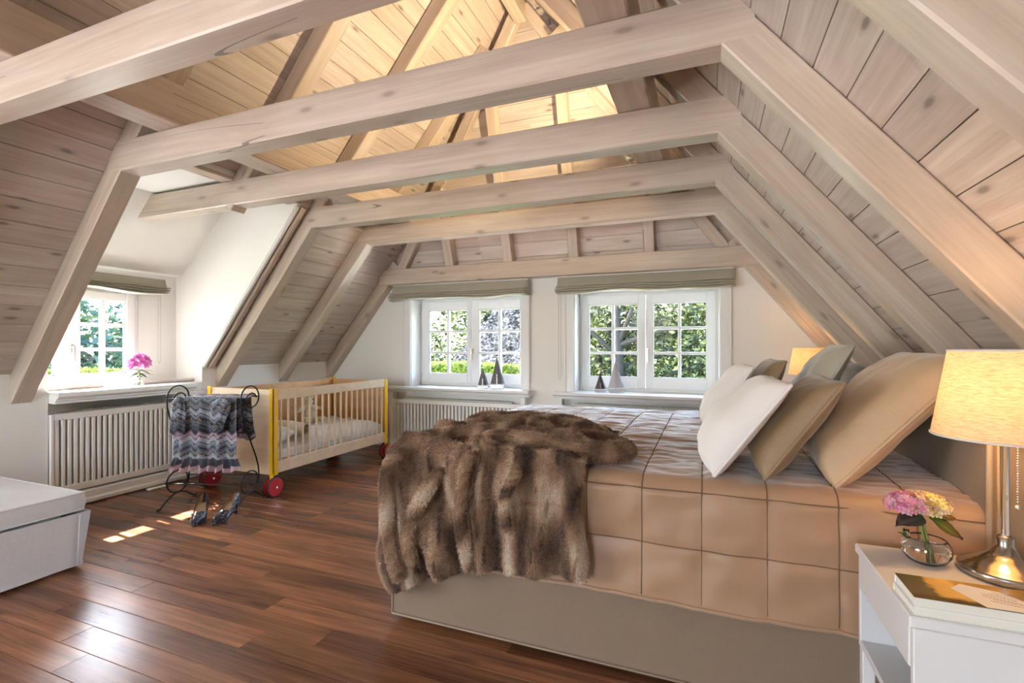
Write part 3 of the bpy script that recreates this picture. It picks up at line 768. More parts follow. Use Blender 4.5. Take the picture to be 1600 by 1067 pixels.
n_ = len(ring_t); c_.add(ring_t+mid+ring_b, [(i, (i+1) % n_, (i+1) % n_+n_, i+n_) for i in range(n_)]+[(i+n_, (i+1) % n_+n_, (i+1) % n_+2*n_, i+2*n_) for i in range(n_)])
sc = c_.build('seat_cushion', M['ott'], ott, True)
MB().tube(ring_t, .0045, 6, closed=True).tube(ring_b, .0045, 6, closed=True).build('piping', M['ott'], sc, True)
# ------------------------------------------------------------------ bed
M['upholstery'] = fabric('greige_upholstery', lin((130, 110, 90)), weave=500, wstr=.4, sheen=.25)
M['piping'] = fabric('greige_piping', lin((156, 136, 116)), weave=500)
BX0, BX1, BY0, BY1 = -1.237, .70, 1.735, 3.52
bed = thing('bed', 'wide upholstered bed with a tall padded headboard beside the white bedside table', 'bed', (-.25, 2.63, 0))
base = MB().cbox((BX0, BY0, .022), (BX1, BY1, .36), .012).build('bed_base', M['upholstery'], bed)
pp = MB(); zb = .028
pp.tube([(BX0, BY0, .36), (BX0, BY0, zb), (BX1, BY0, zb)], .006, 6).tube([(BX0, BY0, zb), (BX0, BY1, zb), (BX0, BY1, .36)], .006, 6)
pp.build('piping', M['piping'], base, True)
for x in (BX0+.1, BX1-.1):
    for y in (BY0+.1, BY1-.1): MB().lathe([(.03, 0), (.03, .025)], (x, y, 0), 14, capa=True).build('foot', M['rubber'], bed)
MB().cbox((BX0+.01, BY0+.01, .36), (BX1, BY1-.01, .70), .04).build('mattress', M['sheet'], bed)
def hb_(mb): return mb
hbm = MB(); hx0, hx1, hy0, hy1, hz = .70, .835, 1.695, 3.57, 1.05
sec = []
for (cx, cz, a0) in ((hx1-.03, hz-.03, 0), (hx0+.03, hz-.03, 90)):
    sec += [(cx+.03*math.cos(R(a0+q)), cz+.03*math.sin(R(a0+q))) for q in (0, 30, 60, 90)]
sec += [(hx0-.004, .6), (hx0, .04), (hx1, .04)]
hbm.prism(sec, 'y', hy0, hy1)
hbo = hbm.build('headboard', M['upholstery'], bed)
pp = MB()
for y in (hy0, hy1): pp.tube([(hx0, y, .05), (hx0-.003, y, .5), (hx0, y, hz-.03), (hx0+.01, y, hz-.008), (hx0+.03, y, hz), (hx1-.03, y, hz), (hx1, y, hz-.03), (hx1, y, .05)], .0075, 8)
pp.build('piping', M['piping'], hbo, True)
pp = MB().tube([(hx0+.018, hy0-.001, .05), (hx0+.018, hy0-.001, hz-.02)], .0045, 6); pp.build('seam', M['piping'], hbo, True)

# bedspread: quilted satin, draped over three sides
M['satin'] = fabric('taupe_satin', lin((160, 126, 98)), var=.05, rough=.46, weave=900, wstr=.05, wrinkle=.25, sheen=.9, wscale=6)
SX0, SX1, SY0, SY1, ZT, ZH = -1.262, .695, 1.706, 3.55, .712, .308
Rr = .05
drop = ZT-ZH; wY = SY1-SY0; wX = SX1-SX0
def edge(q, L0, L1):
    """arc-length position q along a section that drops, rounds over, runs flat -> (horizontal, drop)"""
    return q
def side_map(q, a):          # q: distance inward from the edge line (negative = hanging); a = +1
    L = Rr*math.pi/2
    if q < -L/2:
        return 0.0-.012*min(1, (-q-L/2)/drop), Rr+(-q-L/2)
    if q < L/2:
        t = (q+L/2)/L*math.pi/2; return Rr*(1-math.cos(t)), Rr*(1-math.sin(t))
    return Rr+(q-L/2), 0.0
hang_ = drop-Rr+Rr*math.pi/4
pitch = .189
def seamf(p, off, pit, w=.012):
    f = ((p-off)/pit) % 1.0; d = min(f, 1-f)*pit
    return 1-math.exp(-(d/w)**1.3)
def spread_pt(qx, qy):
    # qx: 0 at foot edge, grows to the head; qy: 0 at near edge
    hx, dx = side_map(qx, 1)
    if qy < (wY)/2: hy, dy = side_map(qy, 1); y = SY0+hy; sg = -1
    else: hy, dy = side_map(wY-qy, 1); y = SY1-hy; sg = 1
    x = SX0+hx
    d = max(dx, dy); z = ZT-d
    sx = seamf(x, -.209, pitch); onside = dy > Rr*.8
    if onside or dx > Rr*.8:
        zz = z if dy >= dx else z
        sz = min(seamf(z, .490, 10), seamf(z, .672, 10, .006))
        if dx > dy: sx = seamf(y, 1.9, pitch)
        p = sx*sz
        amp = .006
        fold = .007*math.sin(x*9+1.3)*max(0, (ZT-z)/drop)+.004*mnoise.noise((x*7, z*7, 4))+.010*mnoise.noise((x*8+z*7, z*10-x*5, 9))
        out = amp*p+fold
        if dy >= dx: y += sg*out
        else: x -= out
    else:
        sy = seamf(y, 1.95, .378)
        p = sx*sy
        cen = math.sin(math.pi*max(0, min(1, (y-SY0)/wY)))
        z += .005*p+.02*cen**.5-.008
        z += .008*mnoise.noise((x*5, y*34+3*mnoise.noise((x*5, y*5, 1)), 2))+.0045*mnoise.noise((x*9, y*60, 7))+.004*mnoise.noise((x*4, y*4, 5))
    return (x, y, z)
nu, nv = 190, 230
def sp_fn(u, v): return spread_pt(-hang_+(wX+hang_)*u, -hang_+(wY+2*hang_)*v)
b = MB().grid(sp_fn, nu, nv)
spread = b.build('bedspread', M['satin'], None, True); ORG[spread] = Vector((0, 0, 0))
tag(spread, 'taupe satin quilted bedspread draped over the wide bed', 'bedspread')
hem = [sp_fn(i/150, 0) for i in range(4, 151)]
MB().tube([(x, y-.002, z) for x, y, z in hem], .0065, 6).build('hem_binding', M['satin'], spread, True)
M['thread'] = plain('dark_seam_thread', lin((118, 92, 72)), .9)  # seam thread, a darker tone than the satin
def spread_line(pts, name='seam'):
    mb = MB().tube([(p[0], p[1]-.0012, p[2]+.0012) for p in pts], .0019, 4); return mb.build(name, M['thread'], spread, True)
for k in range(-5, 5):
    xs = -.209+pitch*k
    if xs > SX1-.03 or xs < SX0+.06: continue
    u = (xs-SX0-Rr+Rr*math.pi/4+hang_)/(wX+hang_)
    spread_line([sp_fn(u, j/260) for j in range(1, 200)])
for zz in (.490, .672):
    v = (hang_-(ZT-zz-Rr+Rr*math.pi/4))/(wY+2*hang_)
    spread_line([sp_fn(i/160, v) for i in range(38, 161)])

# pillows leaning on the headboard (two of each size)
def bed_pillow(label, mat, corner, th, w, h, tf, tb, yaw=0, seed=0, pm=None):
    x = Vector((0, 1, 0)); y = Vector((math.sin(th), 0, math.cos(th))); z = x.cross(y)
    m = Matrix((x, y, z)).transposed(); m = Matrix.Rotation(yaw, 3, 'Z') @ m
    c = Vector(corner)+m @ Vector((w/2, h/2, 0))
    p = pillow_obj('pillow', label, mat, w, h, 1.0, c, m.to_euler(), 'pillows leaning on the headboard', seed, pipe_mat=pm, n=34, wr=.016, pipe=.006)
    for ch in p.children:
        if ch.name.startswith('pillow_cover'):
            for v in ch.data.vertices: v.co.z *= (2*tb if v.co.z > 0 else 2*tf)
        if ch.name.startswith('piping'):
            for v in ch.data.vertices: pass
    return p
_po = pillow_obj
def pillow_obj(name, label, mat, w, h, t, loc, rot, group=None, seed=0, **k):
    if t == 1.0:      # soften noise for the unit-thickness body that is scaled afterwards
        k['wr'] = k.get('wr', .01)*6
    return _po(name, label, mat, w, h, t, loc, rot, group, seed, **k)
M['p_beige'] = fabric('beige_satin', lin((184, 156, 124)), var=.05, rough=.55, weave=900, wstr=.05, wrinkle=.3, wscale=6)
M['p_olive'] = fabric('olive_brown_satin', lin((138, 113, 82)), var=.05, rough=.55, weave=900, wstr=.05, wrinkle=.3, wscale=7)
M['p_white'] = fabric('white_cotton', lin((218, 213, 210)), var=.03, rough=.75, weave=700, wstr=.08, wrinkle=.2)
M['p_silver'] = fabric('silver_green_satin', lin((170, 164, 146)), var=.05, rough=.38, weave=900, wstr=.05, wrinkle=.3)
bed_pillow('large beige satin pillow nearest the bedside table, leaning on the headboard', M['p_beige'], (.358, 1.765, .708), R(40.5), .57, .535, .125, .055, R(-3), 1)
bed_pillow('olive brown satin pillow between the white pillow and the large beige one', M['p_olive'], (.165, 1.745, .722), R(34.5), .43, .385, .088, .04, R(-2), 2)
bed_pillow('white cotton pillow in front of the olive brown one, by the near bed edge', M['p_white'], (.015, 1.725, .722), R(36.3), .43, .385, .10, .032, R(2), 3)
bed_pillow('large silver grey satin pillow at the far side, in front of the far lamp', M['p_silver'], (.365, 2.58, .715), R(28), .54, .50, .10, .05, R(-4), 5)
bed_pillow('dark olive pillow peeking out behind the white pillows', M['p_olive'], (.185, 2.60, .730), R(24), .42, .385, .075, .04, R(4), 6)
bed_pillow('pale grey white pillow at the far side, left of the white pillow', M['p_white'], (.012, 2.56, .730), R(30), .42, .375, .09, .04, R(2), 8, )

# fur throw over the near foot corner
def ease(a): a = max(0, min(1, a)); return a*a*(3-2*a)
def sheetA(s, t):
    # t 0 hem .. 1 far end on the bed
    Ht = .745; hemz = .135+.20*s**.9
    hangL = Ht-hemz; topL = .50; q = t*(hangL+topL)
    x = -1.285+.50*s
    if q < hangL:
        f = q/hangL; z = hemz+q; y = 1.672
        x += (1-s)*(.07*(1-f)**2-.02*math.sin(f*7))-.01*f
        wav = .042*math.sin(2*math.pi*(1.5*s+1.0*f)+.6)+.026*math.sin(2*math.pi*(3.1*s-.8*f)+2)+.014*mnoise.noise((s*5, f*4, 2))
        y -= .028+wav*(.5+.5*(1-f))+.03*math.sin(f*math.pi)
        if s < .14: y += (.14-s)/.14*.10
        x += .075*ease((f-.72)/.28)*(1-s)**2
    else:
        g = (q-hangL)/topL; x += .075*(1-s)**2; y = 1.66+g*.62+.05*s*g; z = Ht+.02+.035*math.sin(g*17+s*2.4)*(1 if g > .06 else g/.06)+.012*ease(g*3)+.012*mnoise.noise((s*6, g*6, 7))
        x += .12*g*(1-s)
        if s < .12: z -= (.12-s)*.45
    return (x, y, z)
def sheetB(s, t):
    Ht = .775; hemz = .318+.040*s; hangL = Ht-hemz; topL = .55; q = t*(hangL+topL)
    x = -.842+.440*s
    if q < hangL:
        f = q/hangL; z = hemz+q; y = 1.628
        wav = .018*math.sin(2*math.pi*(2.1*s+.25*f)+1)+.020*math.sin(2*math.pi*(2.0*f-.7*s))*ease((f-.4)/.3)+.012*math.sin(2*math.pi*(3.7*s-.3*f))+.012*mnoise.noise((s*4, f*4, 12))
        y -= wav*(.5+.6*(1-f)); x += .028*(1-f)*(.5-s)*-1.0+.012*math.sin(f*6+1)+.05*(1-f)*(1-s)*.7
        y += .03*ease((f-.6)/.4)
        if s < .06: y += (.06-s)*.5
        if s > .94: y += (s-.94)*.6
    else:
        g = (q-hangL)/topL; y = 1.645+g*.60; z = Ht+.008+.012*ease(g*4)+.026*math.sin(g*15+s*3+1)*min(1, g/.08)+.014*mnoise.noise((s*6, g*6, 17))-(.03*ease((s-.85)/.15))
        x += -.02*g+.05*g*s
    return (x, y, z)
def tubeS(pts, rad, seed):
    pts = [Vector(p) for p in pts]
    def fn(u, v):
        k = min(len(pts)-2, int(u*(len(pts)-1))); f = u*(len(pts)-1)-k
        p0 = pts[max(0, k-1)]; p1 = pts[k]; p2 = pts[k+1]; p3 = pts[min(len(pts)-1, k+2)]
        c = .5*((2*p1)+(p2-p0)*f+(2*p0-5*p1+4*p2-p3)*f*f+(3*p1-p0-3*p2+p3)*f**3)
        t = ((p2-p1)*(1-f)+(p3-p1)*.5*f+(p2-p0)*.5*0).normalized(); w = t.cross(Vector((0, 0, 1)) if abs(t.z) < .8 else Vector((0, 1, 0))).normalized(); n2 = w.cross(t)
        e = (1-abs(2*u-1)**6)**.5
        r = rad*e*(1+.22*mnoise.noise((u*5+seed, math.cos(2*math.pi*v)*.8, math.sin(2*math.pi*v)*.8)))
        q = -2*math.pi*v
        return tuple(c+w*math.cos(q)*r*1.25+n2*math.sin(q)*r)
    return fn
surfs = [(sheetA, 70, 90, 0), (sheetB, 64, 90, 1)]
rolls = [([(-.86, 1.83, 0.782), (-.66, 1.78, 0.782), (-.42, 1.76, 0.770), (-.31, 1.80, 0.764), (-.30, 1.89, 0.762), (-.40, 1.96, 0.770), (-.60, 1.98, 0.782)], .036),
         ([(-1.20, 1.77, 0.727), (-1.0, 1.86, 0.767), (-.72, 1.90, 0.797)], .040),
         ([(-1.17, 1.93, 0.727), (-.98, 2.05, 0.772), (-.70, 2.12, 0.797), (-.50, 2.10, 0.772)], .042),
         ([(-1.10, 2.20, 0.772), (-.92, 2.24, 0.787), (-.70, 2.30, 0.772), (-.52, 2.36, 0.747)], .046),
         ([(-.86, 2.20, 0.782), (-.72, 2.08, 0.807), (-.62, 1.96, 0.782), (-.52, 1.90, 0.772)], .034),
         ([(-.74, 2.30, 0.772), (-.60, 2.22, 0.782), (-.46, 2.18, 0.757), (-.40, 2.16, 0.747)], .040)]
rolls += [([(-.80, 1.66, .765), (-.832, 1.60, .70), (-.836, 1.588, .52), (-.805, 1.592, .335)], .017),
          ([(-1.13, 1.66, .745), (-1.165, 1.60, .66), (-1.15, 1.585, .45), (-1.12, 1.60, .235)], .022),
          ([(-.93, 1.62, .69), (-1.0, 1.585, .58), (-1.055, 1.58, .46), (-1.04, 1.59, .31)], .020),
          ([(-.62, 1.615, .72), (-.66, 1.585, .62), (-.65, 1.58, .50)], .014)]
for i, (p, r) in enumerate(rolls): surfs.append((tubeS(p, r, i*7.3), 40, 14, 2))
allV, allF, allC, UV = [], [], [], []
nprng = np.random.default_rng(5)
def fur_col(a, b, k):
    """pigment bands of the pelts: a across, b along"""
    wv = .035*mnoise.noise((a*7, b*5, k*5.))
    f = .5+.5*math.sin((a+wv)*2*math.pi/.135+k*1.1); f = f*.34+.70*(.5+.85*mnoise.noise((a*19, b*5.5, 3+k)))+.22*mnoise.noise((a*75, b*16, 9))-.03
    seam = abs(((b*3.6+.05*k+.10*mnoise.noise((a*5, b*3, 31))) % 1)-.5)
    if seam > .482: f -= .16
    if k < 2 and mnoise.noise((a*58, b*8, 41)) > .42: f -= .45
    return max(0, min(1, f))
for fn, n_u, n_v, kind in surfs:
    o = len(allV)
    for i in range(n_u+1):
        for j in range(n_v+1):
            p = fn(i/n_u, j/n_v); allV.append(p)
            if kind == 0: UV.append(fur_col(p[0]*.9+.25*p[2], j/n_v, 0))
            elif kind == 1: UV.append(fur_col(p[0], j/n_v, 1))
            else: UV.append(fur_col(i/n_u*.3+p[0]*.5, p[1]*2, 2))
    for i in range(n_u):
        for j in range(n_v):
            a = o+i*(n_v+1)+j; allF.append((a, a+n_v+1, a+n_v+2, a+1))
V = np.array(allV); F = np.array(allF); UV = np.array(UV)
cst = np.array([[.050, .028, .017], [.19, .105, .062], [.43, .275, .168], [.69, .565, .435]])
def rampc(f):
    g = np.clip(f, 0, 1)*3; k = np.clip(g.astype(int), 0, 2); w = (g-k)[:, None]
    return cst[k]*(1-w)+cst[k+1]*w
M['fur_base'] = attr_mat('fur_backing', .95); M['fur'] = attr_mat('fur_pile', .75, 0, .2, .25)
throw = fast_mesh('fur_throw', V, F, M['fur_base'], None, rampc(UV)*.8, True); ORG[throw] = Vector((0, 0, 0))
tag(throw, 'brown faux fur throw crumpled over the near foot corner of the bed', 'throw')
# pile
A, B_, C_, D_ = V[F[:, 0]], V[F[:, 1]], V[F[:, 2]], V[F[:, 3]]
nrm = np.cross(C_-A, D_-B_); ar = np.linalg.norm(nrm, axis=1)/2+1e-9; nrm = nrm/(2*ar)[:, None]
# face outwards: hanging faces -> -Y, upper faces -> +Z
NS = 240000
cnt = nprng.choice(len(F), NS, p=ar/ar.sum())
r1, r2 = nprng.random(NS)[:, None], nprng.random(NS)[:, None]
pos = (A[cnt]*(1-r1)+B_[cnt]*r1)*(1-r2)+(D_[cnt]*(1-r1)+C_[cnt]*r1)*r2
uvp = UV[F[cnt]].mean(1)
n = nrm[cnt]; nsheet = 70*90+64*90
ish = cnt < nsheet
flip = ish & ((n[:, 1]*-1+n[:, 2]) < 0); n[flip] *= -1
# tubes: outwards from their own ring centre
fo_, vo_ = nsheet, 71*91+65*91
ctr = np.zeros((len(F), 3)); 
for _r in rolls:
    ring = V[vo_:vo_+41*15].reshape(41, 15, 3).mean(1); ctr[fo_:fo_+40*14] = np.repeat((ring[:-1]+ring[1:])/2, 14, axis=0); fo_ += 40*14; vo_ += 41*15
inw = (~ish) & (((pos-ctr[cnt])*n).sum(1) < 0); n[inw] *= -1
cmb = np.zeros_like(n); cmb[:, 2] = -.55; cmb[:, 0] = -.1
d = n*.75+cmb+nprng.normal(0, .33, n.shape); d /= np.linalg.norm(d, axis=1)[:, None]
ln = (.008+.008*nprng.random(NS))[:, None]
wd = np.cross(d, nprng.normal(0, 1, n.shape)); wd /= np.linalg.norm(wd, axis=1)[:, None]
hw = .0009
PV = np.empty((NS*3, 3)); PV[0::3] = pos-wd*hw; PV[1::3] = pos+wd*hw; PV[2::3] = pos+d*ln
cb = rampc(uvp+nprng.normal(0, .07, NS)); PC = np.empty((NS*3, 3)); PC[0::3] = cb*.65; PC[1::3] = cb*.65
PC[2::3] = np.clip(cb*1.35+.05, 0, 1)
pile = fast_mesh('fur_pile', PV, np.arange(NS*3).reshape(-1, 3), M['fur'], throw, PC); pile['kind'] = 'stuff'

# ------------------------------------------------------------------ bedside table, lamp, books, vase
M['lacquer'] = plain('white_lacquer', (.70, .70, .70), .35)
def nightstand(label):
    NX0, NX1, NY0, NY1, NZ = .385, .82, 1.235, 1.63, .60
    t = thing('nightstand', label, 'bedside table', ((NX0+NX1)/2, (NY0+NY1)/2, 0))
    P = lambda nm, mb, par=t: mb.build(nm, M['lacquer'], par)
    P('table_top', MB().cbox((NX0-.004, NY0-.004, NZ-.024), (NX1, NY1+.004, NZ), .003))
    P('side_panel', MB().cbox((NX0+.004, NY0, .32), (NX1-.004, NY0+.018, NZ-.0255), .002))
    P('side_panel', MB().cbox((NX0+.004, NY1-.018, .32), (NX1-.004, NY1, NZ-.0255), .002))
    P('back_panel', MB().cbox((NX1-.016, NY0+.018, .32), (NX1-.004, NY1-.018, NZ-.026), .002))
    P('shelf', MB().cbox((NX0+.004, NY0+.018, .325), (NX1-.016, NY1-.018, .342), .002))
    P('drawer_bottom', MB().cbox((NX0+.02, NY0+.02, .488), (NX1-.02, NY1-.02, .496), .001))
    P('drawer', MB().cbox((NX0+.002, NY0+.020, .484), (NX0+.020, NY1-.020, NZ-.029), .002))
    for x in (NX0+.006, NX1-.036):
        for y in (NY0+.001, NY1-.031): P('leg', MB().cbox((x, y, 0), (x+.03, y+.03, .3195), .003))
    return t
ns = nightstand('white lacquered bedside table with one drawer and an open shelf in the foreground')
M['shade'] = None
m, N, L, B = newmat('linen_lampshade'); M['shade'] = m
tc = N.new('ShaderNodeTexCoord').outputs['Object']
wv = math_n(N, L, 'ADD', noise_n(N, L, mapping(N, L, tc, (90, 90, 1100)), 1, 2), noise_n(N, L, mapping(N, L, tc, (40, 40, 480)), 1, 2))
cc = ramp(N, L, math_n(N, L, 'MULTIPLY', wv, .5), [(.36, lin((186, 158, 118))), (.5, lin((214, 191, 154))), (.62, lin((224, 205, 172)))])
dfn = N.new('ShaderNodeBsdfDiffuse'); trn = N.new('ShaderNodeBsdfTranslucent'); L.new(cc, dfn.inputs[0]); L.new(cc, trn.inputs[0])
mx = N.new('ShaderNodeMixShader'); mx.inputs[0].default_value = .20; L.new(dfn.outputs[0], mx.inputs[1]); L.new(trn.outputs[0], mx.inputs[2]); L.new(mx.outputs[0], N['Material Output'].inputs[0]); N.remove(B)
m, N, L, B = newmat('lit_bulb'); M['bulb'] = m; setp(B, Base_Color=(1, .8, .5), Emission_Color=(1, .62, .25), Emission_Strength=8.0)
LAMPW = 2.9
M['lampmetal'] = plain('satin_nickel', (.44, .41, .37), .2, 1.0)
def table_lamp(label, loc):
    t = thing('table_lamp', label, 'table lamp', loc, 'matching bedside lamps')
    ORG[t] = Vector((0, 0, 0))
    P = lambda nm, mb, mat, par=t: mb.build(nm, mat, par, True, world=False)
    P('base', MB().lathe([(.0, .0), (.084, .0), (.087, .004), (.087, .016), (.084, .020), (.075, .022), (.072, .027), (.062, .029), (.058, .034), (.048, .037), (.044, .043), (.034, .048), (.027, .056), (.020, .068), (.017, .074), (.017, .090), (.012, .096), (.0, .098)], n=56), M['lampmetal'])
    P('stem', MB().lathe([(.0085, .09), (.0085, .33), (.018, .334), (.026, .340), (.026, .346), (.012, .352), (.012, .40), (.0, .40)], n=20), M['chrome'])
    P('bulb', MB().ball((0, 0, .435), .026, 14, 10, (1, 1, 1.25)), M['bulb'])
    s = P('lamp_shade', MB().lathe([(.137, .330), (.104, .540)], n=72), M['shade'])
    for r_, z_ in ((.137, .331), (.104, .539)): rg = MB().tube([(r_*math.cos(2*math.pi*k/60), r_*math.sin(2*math.pi*k/60), z_) for k in range(60)], .0025, 6, closed=True); P('shade_rim', rg, M['p_white'], s)
    sp_ = MB()
    for k in range(3): q = 2*math.pi*k/3; sp_.tube([(.012*math.cos(q), .012*math.sin(q), .345), (.131*math.cos(q), .131*math.sin(q), .345)], .0015, 5)
    P('shade_spider', sp_, M['chrome'], s)
    ch = MB()
    for k in range(26): ch.ball((.012, -.026, .335-.006*k), .0024, 6, 4)
    ch.ball((.012, -.026, .172), .006, 10, 6)
    c = P('pull_chain', ch, M['chrome']); c['kind'] = 'stuff'
    ld = bpy.data.lights.new('bulb_light', 'POINT'); ld.energy = LAMPW; ld.color = (1, .60, .27); ld.shadow_soft_size = .035
    lo = bpy.data.objects.new('bulb_light', ld); COL.objects.link(lo); lo.parent = t; lo.location = (0, 0, .435)
    for o_ in bpy.data.objects:
        pass
    return t
lamp = table_lamp('lit table lamp with steel stem on the foreground bedside table', (.660, 1.532, .601))
for ch in lamp.children:
    if ch.name.startswith('bulb') and ch.type == 'MESH': ch.visible_shadow = True
ns2 = copy_tree(ns); ns2.location = Vector(ns.location)+Vector((.06, 2.86, 0)); ns2['label'] = 'white bedside table beyond the bed, under the far lamp'
lamp2 = copy_tree(lamp); lamp2.location = (.72, 4.39, .601); lamp2['label'] = 'smaller looking lit lamp in the far corner behind the silver pillow'
for o_, g_ in ((ns, 1), (ns2, 1)): o_['group'] = 'matching bedside tables'

# books
M['page'] = plain('book_pages', (.74, .72, .64), .8); M['cov'] = plain('white_book_cover', (.78, .77, .74), .35)
def book(label, x0, x1, y0, y1, z0, z1, cover):
    t = thing('book', label, 'book', ((x0+x1)/2, (y0+y1)/2, z0), 'books on the bedside table')
    c = .0016
    MB().box((x0+.002, y0+.002, z0+c), (x1-.003, y1-.001, z1-c)).build('pages', M['page'], t)
    co = MB().box((x0, y0, z1-c), (x1, y1, z1)).build('cover', cover, t)
    MB().box((x0, y0, z0), (x1, y1, z0+c)).build('back_cover', M['cov'], t)
    MB().box((x0, y1-.001, z0+c), (x1, y1+.0008, z1-c)).build('spine', M['cov'], t)
    return t, co
m, N, L, B = newmat('printed_cover'); M['print'] = m; setp(B, Roughness=.22)
tc = N.new('ShaderNodeTexCoord').outputs['Object']; sx = N.new('ShaderNodeSeparateXYZ'); L.new(tc, sx.inputs[0])
nz_ = noise_n(N, L, tc, 26, 4)
f = math_n(N, L, 'ADD', sx.outputs[0], math_n(N, L, 'MULTIPLY', math_n(N, L, 'SUBTRACT', nz_, .5), .05))
c1 = ramp(N, L, math_n(N, L, 'ADD', math_n(N, L, 'MULTIPLY', f, 4.0), .5), [(.0, lin((104, 96, 58))), (.23, lin((112, 102, 62))), (.27, lin((226, 178, 92))), (.42, lin((240, 196, 112))), (.5, lin((200, 150, 60))), (.9, lin((150, 120, 60)))])
f2 = math_n(N, L, 'ADD', math_n(N, L, 'MULTIPLY', sx.outputs[1], -1), math_n(N, L, 'MULTIPLY', nz_, .03))
k2 = ramp(N, L, math_n(N, L, 'MULTIPLY', f2, 12.0), [(.55, (0, 0, 0)), (.72, (1, 1, 1))])
bw_ = N.new('ShaderNodeRGBToBW'); L.new(k2, bw_.inputs[0])
L.new(mixc(N, L, bw_.outputs[0], c1, lin((96, 74, 24))), B.inputs['Base Color'])
bk0, _ = book('pale plain book at the bottom of the pair on the bedside table', .388, .610, 1.236, 1.350, .6005, .6185, M['cov'])
bk1, cov = book('book with a golden photograph and white panel on its cover, lying on top', .390, .612, 1.234, 1.348, .6190, .6400, M['print'])
cd = MB().prism([(.475, 1.305), (.506, 1.2345), (.612, 1.2345), (.612, 1.262), (.560, 1.318), (.50, 1.335)], 'z', .6401, .6404)
pn = cd.build('printed_panel', M['cov'], bk1)
M['inkr'] = plain('red_brown_ink', lin((150, 74, 74)), .7); M['inkg'] = plain('grey_ink', lin((128, 124, 120)), .7)
ri = random.Random(2)
for row, (mat, x0, y0, ln_) in enumerate((('inkg', .545, 1.312, .04), ('inkg', .535, 1.303, .05), ('inkr', .522, 1.296, .05), ('inkr', .520, 1.286, .055), ('inkg', .534, 1.277, .05), ('inkr', .526, 1.268, .05))):
    w = MB(); pts = []
    for k in range(44):
        x = x0+ln_*k/43; pts.append((x, y0-.25*(x-x0)+.0022*math.sin(k*1.55)*(1+.6*ri.random())+(.002 if ri.random() < .12 else 0), .64065))
    w.tube(pts, .00024, 4).build('handwriting', M[mat], pn)
# ------------------------------------------------------------------ wrought iron valet stand, dress, shoes
SA = math.atan2(.177, .515)
vs_xf = Matrix.Translation((-3.365, 2.53, 0)) @ Matrix.Rotation(SA, 4, 'Z')
stand = thing('valet_stand', 'black wrought iron clothes stand with scrolled ends beside the crib', 'clothes stand'); stand.matrix_world = vs_xf
HWd = .272
def frame_path():
    p = []; c1 = (.0, .775); rx, rz = .112, .085
    for k in range(0, 53):
        a = 10+k*10; f = (k/52); r = .30+.70*min(1, f*1.55)**1.2
        off = (1-min(1, f*1.5))*.045
        p.append((c1[0]+off+rx*r*math.cos(R(a)), c1[1]-off*.2+rz*r*math.sin(R(a))))
    p += [(-.108, .72), (-.085, .64), (-.04, .54), (.02, .43), (.075, .33), (.106, .25), (.114, .19)]
    c2 = (.0, .165)
    for k in range(1, 46):
        a = -k*11; f = k/45; r = 1-.62*max(0, (f-.45)/.55); off = max(0, (f-.45)/.55)*.04
        p.append((c2[0]+off+.112*r*math.cos(R(a)), c2[1]+.083*r*math.sin(R(a))))
    return p
for s_ in (-1, 1):
    x = s_*HWd
    fo = MB().tube([(x, y, z) for y, z in frame_path()], .0052, 8).build('scroll_frame', M['iron'], stand, True, world=False)
    ft = [(-.20, .006), (-.175, .006), (-.13, .036), (-.07, .068), (-.02, .079), (.02, .079), (.07, .066), (.13, .03), (.165, .007), (.178, .006), (.205, .016)]
    MB().tube([(x, y, z) for y, z in ft], .0058, 8).build('foot', M['iron'], stand, True, world=False)
for y, z in ((.111, .775), (-.111, .775), (-.03, .525), (.112, .18), (-.112, .17)):
    MB().tube([(-HWd, y, z), (HWd, y, z)], .0042, 8).build('rod', M['iron'], stand, True, world=False)

M['dress'] = attr_mat('zigzag_print', .8, 0, .15, .2)
stripe = [(.030, .034, .045), (.11, .12, .15), (.33, .36, .42), (.09, .10, .12), (.025, .027, .035), (.42, .30, .14), (.16, .17, .20), (.30, .34, .40), (.06, .065, .08), (.40, .29, .36), (.22, .18, .22), (.03, .03, .038)]
def dress_col(x, z, hem=False):
    zz = abs(((x/.088) % 1)-.5)*2
    f = (z+.032*zz+.005*mnoise.noise((x*40, z*30, 0)))/.040
    k = math.floor(f); t = f-k; idx = int(k*5) % len(stripe); seqs = [0, 2, 6, 3, 7, 9, 4, 1]
    a = stripe[seqs[int(k) % 8]]; b = stripe[seqs[int(k+1) % 8]]
    if t < .20: return (.018, .018, .024)
    if t > .92 and int(k) % 3 == 0: return stripe[5]
    w = max(0, (t-.2)/.8)**1.6; return tuple(p*(1-w)+q*w*.85 for p, q in zip(a, b))
dress = thing('dress', 'zigzag striped grey and pink dress hung over the black iron stand', 'dress'); dress.matrix_world = vs_xf @ Matrix.Translation((.035, 0, 0))
def cgrid(fn, nu_, nv_, colf, name, parent):
    b_ = MB().grid(fn, nu_, nv_); b_.c = [colf(i/nu_, j/nv_, fn(i/nu_, j/nv_)) for i in range(nu_+1) for j in range(nv_+1)]
    return b_.build(name, M['dress'], parent, True, world=False, recalc=False)
def pleat(x, z): return .014*math.sin(x*46+.6)+.008*math.sin(x*93+2)+.006*mnoise.noise((x*14, z*8, 3))
def front(u, v):
    zt = .788; z = zt-.435*v; wd = .222+.012*math.sin(v*3)+.02*v
    x = -.015+(2*u-1)*wd; y = -.120-.012*v+pleat(x, z)*(.35+.75*min(1, v*2.2))
    if v < .04: y = -.111+(1-v/.04)*.0-.006
    return (x, y, z)
cgrid(front, 110, 60, lambda u, v, p: dress_col(p[0], p[2]*1.0), 'front_panel', dress)
